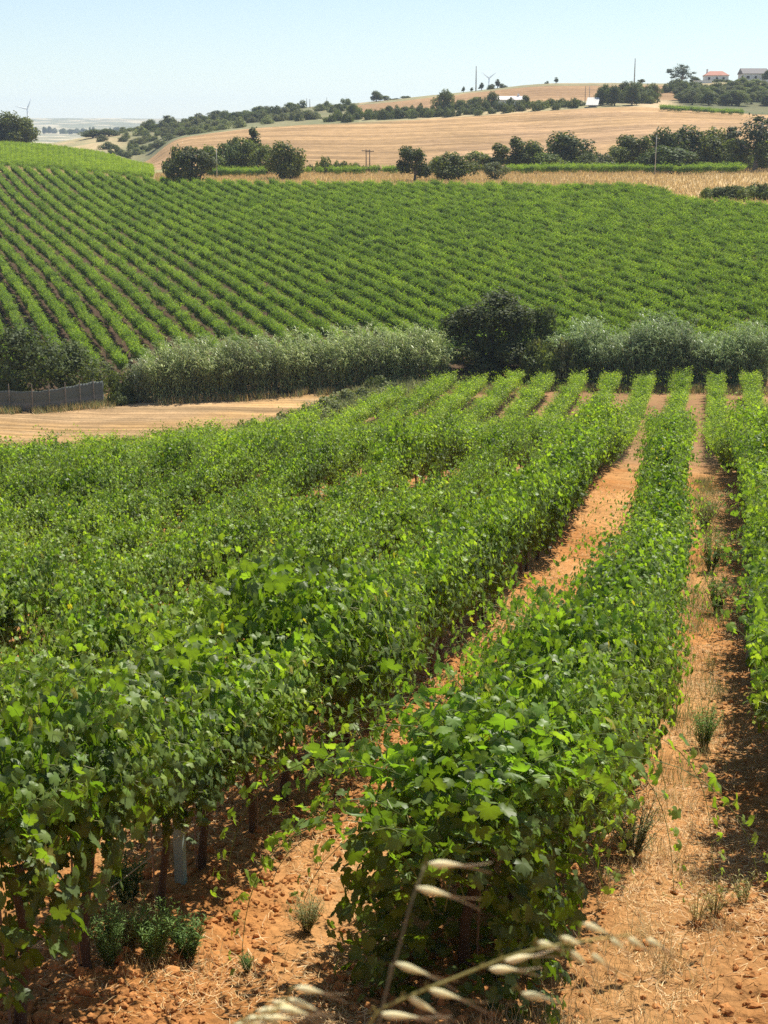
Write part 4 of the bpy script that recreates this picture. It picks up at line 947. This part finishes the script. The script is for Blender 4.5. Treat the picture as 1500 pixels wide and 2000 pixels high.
# ------------------------------------------------------------------ poles and turbines
def pole(x, r, ytop, rad, c, label, cross=False, name='utility_pole'):
    X, Y, Zg = spot(x, r); h = h_at(r, x, ytop) - Zg; root = empty(name, (X, Y, Zg)); mb = MB(); mb.tube([[0, 0, -.5], [0, 0, h * .5], [0, 0, h]], [rad, rad * .85, rad * .6], 8, c); obj('pole', mb.mesh('pole', M_conc, True), root)
    if cross:
        mb = MB(); mb.box((-.9, -.06, h - .45), (.9, .06, h - .3), c); a = obj('crossarm', mb.mesh('crossarm', M_stake), root)
        for s in (-.8, 0, .8):
            mb = MB(); mb.tube([[s, 0, h - .3], [s, 0, h - .12]], [.05, .03], 6, (.5, .5, .48)); obj('insulator', mb.mesh('insulator', M_stake), a)
    tag(root, label, 'pole')
G = (.33, .32, .30); B = (.16, .12, .09)
pole(928, 686, 129, .30, G, 'tall slim grey pole on the ridge left of the wind turbine')
pole(1234, 680, 114, .28, G, 'tall slim grey mast on the bare ridge left of the houses')
pole(715, 300, 291, .13, B, 'dark wooden power pole with crossarm, left of a pair', True)
pole(722, 304, 292, .13, B, 'dark wooden power pole, right of a pair at the golden grass', True)
pole(600, 688, 192, .16, G, 'thin pale pole on the skyline, leftmost of three')
pole(606, 688, 193, .16, B, 'thin dark pole on the skyline, middle of three')
pole(639, 688, 190, .14, G, 'thin pole on the skyline, rightmost of three')
pole(422, 284, 290, .10, (.45, .43, .38), 'pale pole in front of the left grove')
pole(1282, 284, 264, .10, (.40, .38, .34), 'pale utility pole in front of the dark trees at right')
pole(1140, 545, 168, .13, B, 'thin pole just left of the whitish sheet roof')
pole(1148, 570, 168, .13, G, 'thin pole behind the whitish sheet roof')
def turbine(x, r, yhub, blade, angs, label, rot=0):
    a = float(azx(x)); X, Y = r * math.sin(a), r * math.cos(a); Zg = H1(X, Y); zh = h_at(r, x, yhub); h = zh - Zg
    root = empty('wind_turbine', (X, Y, Zg), -a + rot); c = (.75, .76, .77)
    mb = MB(); mb.tube([[0, 0, -2], [0, 0, h * .5], [0, 0, h - 1]], [2.2, 1.7, 1.1], 12, c); obj('tower', mb.mesh('tower', M_wall, True), root)
    mb = MB(); mb.box((-1.6, -3.5, h - 1.6), (1.6, 5.5, h + 1.8), c); obj('nacelle', mb.mesh('nacelle', M_wall), root)
    hb = MB(); hb.tube([[0, -6, h], [0, -4.8, h], [0, -3.5, h]], [.4, 1.5, 1.6], 10, c); hub = obj('hub', hb.mesh('hub', M_wall, True), root)
    for q in angs:
        d = np.array([math.cos(R(q)), 0, math.sin(R(q))]); o = np.array([0, -5, h]); mb = MB()
        mb.tube([o + d * 0.5, o + d * blade * .15, o + d * blade * .5, o + d * blade], [.8, 1.5, 1.0, .25], 6, c); obj('blade', mb.mesh('blade', M_wall, True), root)
    tag(root, label, 'wind turbine')
turbine(57, 2600, 213, 20, (67, 168, 270), 'faint wind turbine in the haze behind the left skyline trees')
turbine(953, 2800, 153, 17, (38, 142, 270), 'pale wind turbine half hidden behind the ridge beside the tall pole')

# ------------------------------------------------------------------ wild oats close to the camera
def spikelet(p0, p1, wd, c=(.84, .80, .50)):
    mb = MB(); p0 = np.array(p0); p1 = np.array(p1); d = p1 - p0; L = np.linalg.norm(d); t = np.linspace(0, 1, 9)
    prof = np.array([.12, .6, .95, 1.0, .85, .6, .35, .15, .03]) * wd
    up = np.array([0, 0, 1.])
    for s, k in ((1, 1.0), (-1, .8)):
        off = np.outer(np.sin(t * np.pi) ** .8, up) * s * wd * .35
        mb.tube(p0 + np.outer(t, d) * k + off, prof * .75, 6, c)
    for s in (-1, 1):
        tt = np.linspace(0, 1, 5)
        mb.tube(p0 + d * .55 + np.outer(tt, d) * 1.05 + np.outer(tt ** 2, up) * s * L * .12, np.linspace(.0005, .0002, 5), 3, (.5, .42, .28))
    return mb.mesh('spikelet', M_straw)
def pt(x, y, dep):
    return np.array([0, 0, CZ]) + ray(x, y) * dep
def oat(name, stem_px, dep0, spk, label, c_stem=(.42, .36, .10), ground=None):
    pts = [pt(x, y, d) for x, y, d in stem_px]
    if ground is not None:
        g = np.array([ground[0], ground[1], H1(*ground)]); a = pts[0]
        pts = [g, g * .6 + a * .4 + np.array([0, 0, .12]), g * .25 + a * .75 + [0, 0, .05]] + pts
    pts = np.array(pts); base_ = pts[0]; root = empty(name, tuple(base_)); t = np.arange(len(pts)); tf = np.linspace(0, len(pts) - 1, len(pts) * 5)
    P_ = np.stack([np.interp(tf, t, pts[:, i]) for i in range(3)], -1); k = np.ones(5) / 5
    P2_ = P_.copy()
    for i in range(3): P2_[2:-2, i] = np.convolve(P_[:, i], k, 'valid')
    mb = MB(); mb.tube(P2_ - base_, np.linspace(.0010, .0005, len(P2_)), 6, c_stem); obj('stem', mb.mesh('stem', M_straw, True), root)
    for (x0, y0, x1, y1, d, ax, ay) in spk:
        a = pt(x0, y0, d) - base_; b = pt(x1, y1, d * 1.02) - base_
        o = obj('spikelet', spikelet(a, b, .0020), root)
        if ax is not None:
            q = pt(ax, ay, d) - base_; mb = MB(); mid = (q + a) / 2 + np.array([0, 0, .004]); mb.tube([q, mid, a], .0004, 4, c_stem); obj('stalk', mb.mesh('stalk', M_straw), o)
    tag(root, label, 'wild oat')
D = .76
oat('wild_oat', [(700, 1990, D), (800, 1945, D), (900, 1905, D), (1000, 1865, D), (1080, 1846, D), (1150, 1836, D * 1.02), (1230, 1826, D * 1.04)], D,
    [(738, 1980, 830, 1990, D, 720, 1978), (795, 1945, 860, 1985, D, 780, 1955), (835, 1932, 910, 1955, D, 830, 1932), (955, 1892, 1020, 1896, D, 930, 1895), (985, 1877, 1052, 1866, D, 970, 1877),
     (1018, 1940, 1085, 1955, D, 1000, 1935), (1050, 1840, 1095, 1856, D, 1045, 1850), (1092, 1830, 1145, 1850, D, 1100, 1842), (1138, 1803, 1195, 1828, D, 1130, 1838), (1115, 1858, 1150, 1892, D, 1110, 1845),
     (1155, 1864, 1188, 1890, D, 1150, 1840), (1192, 1834, 1222, 1858, D, 1185, 1832), (1226, 1832, 1262, 1856, D, 1215, 1828), (1262, 1834, 1300, 1855, D, 1235, 1827)],
    'blurred wild oat head slanting up to the right across the bottom of the photo', ground=(-.38, .62))
oat('wild_oat', [(735, 2020, D), (755, 1930, D), (780, 1850, D), (800, 1770, D), (830, 1690, D * 1.01)], D,
    [(836, 1686, 915, 1692, D, 830, 1692), (812, 1733, 892, 1754, D, 812, 1742), (770, 1880, 850, 1910, D, 757, 1920)],
    'blurred upright wild oat stalk in front of the shaded central vine', (.2, .17, .09), ground=(-.30, .6))
oat('wild_oat', [(700, 2060, D), (620, 2035, D), (560, 2010, D), (520, 1990, D)], D,
    [(575, 1928, 640, 1942, D, 560, 1960), (560, 1950, 628, 1978, D, 540, 1975), (530, 1955, 590, 1978, D, 520, 1975), (500, 1975, 570, 1972, D, 500, 1985), (540, 1968, 612, 1985, D, 530, 1985),
     (465, 1995, 540, 1984, D, 520, 1990), (505, 1990, 580, 1990, D, 520, 1992), (450, 2004, 520, 1999, D, 520, 1996)],
    'blurred cluster of pale oat spikelets at the bottom edge left of the central vine', ground=(-.34, .55))

# ------------------------------------------------------------------ haze
mh = bpy.data.materials.new('haze'); mh.use_nodes = True; nt = mh.node_tree
for n_ in list(nt.nodes):
    if n_.type == 'BSDF_PRINCIPLED': nt.nodes.remove(n_)
pv = nt.nodes.new('ShaderNodeVolumePrincipled'); pv.inputs['Color'].default_value = (.66, .80, 1.0, 1); pv.inputs['Density'].default_value = .00014; pv.inputs['Anisotropy'].default_value = 0
nt.links.new(pv.outputs[0], nt.nodes['Material Output'].inputs['Volume'])
mb = MB(); zlo = float(V.min()) if False else float(GH.min()) - 1; mb.box((-6600, -6600, zlo), (6600, 6600, 215))
tag(obj('haze', mb.mesh('haze', mh)), kind='stuff')
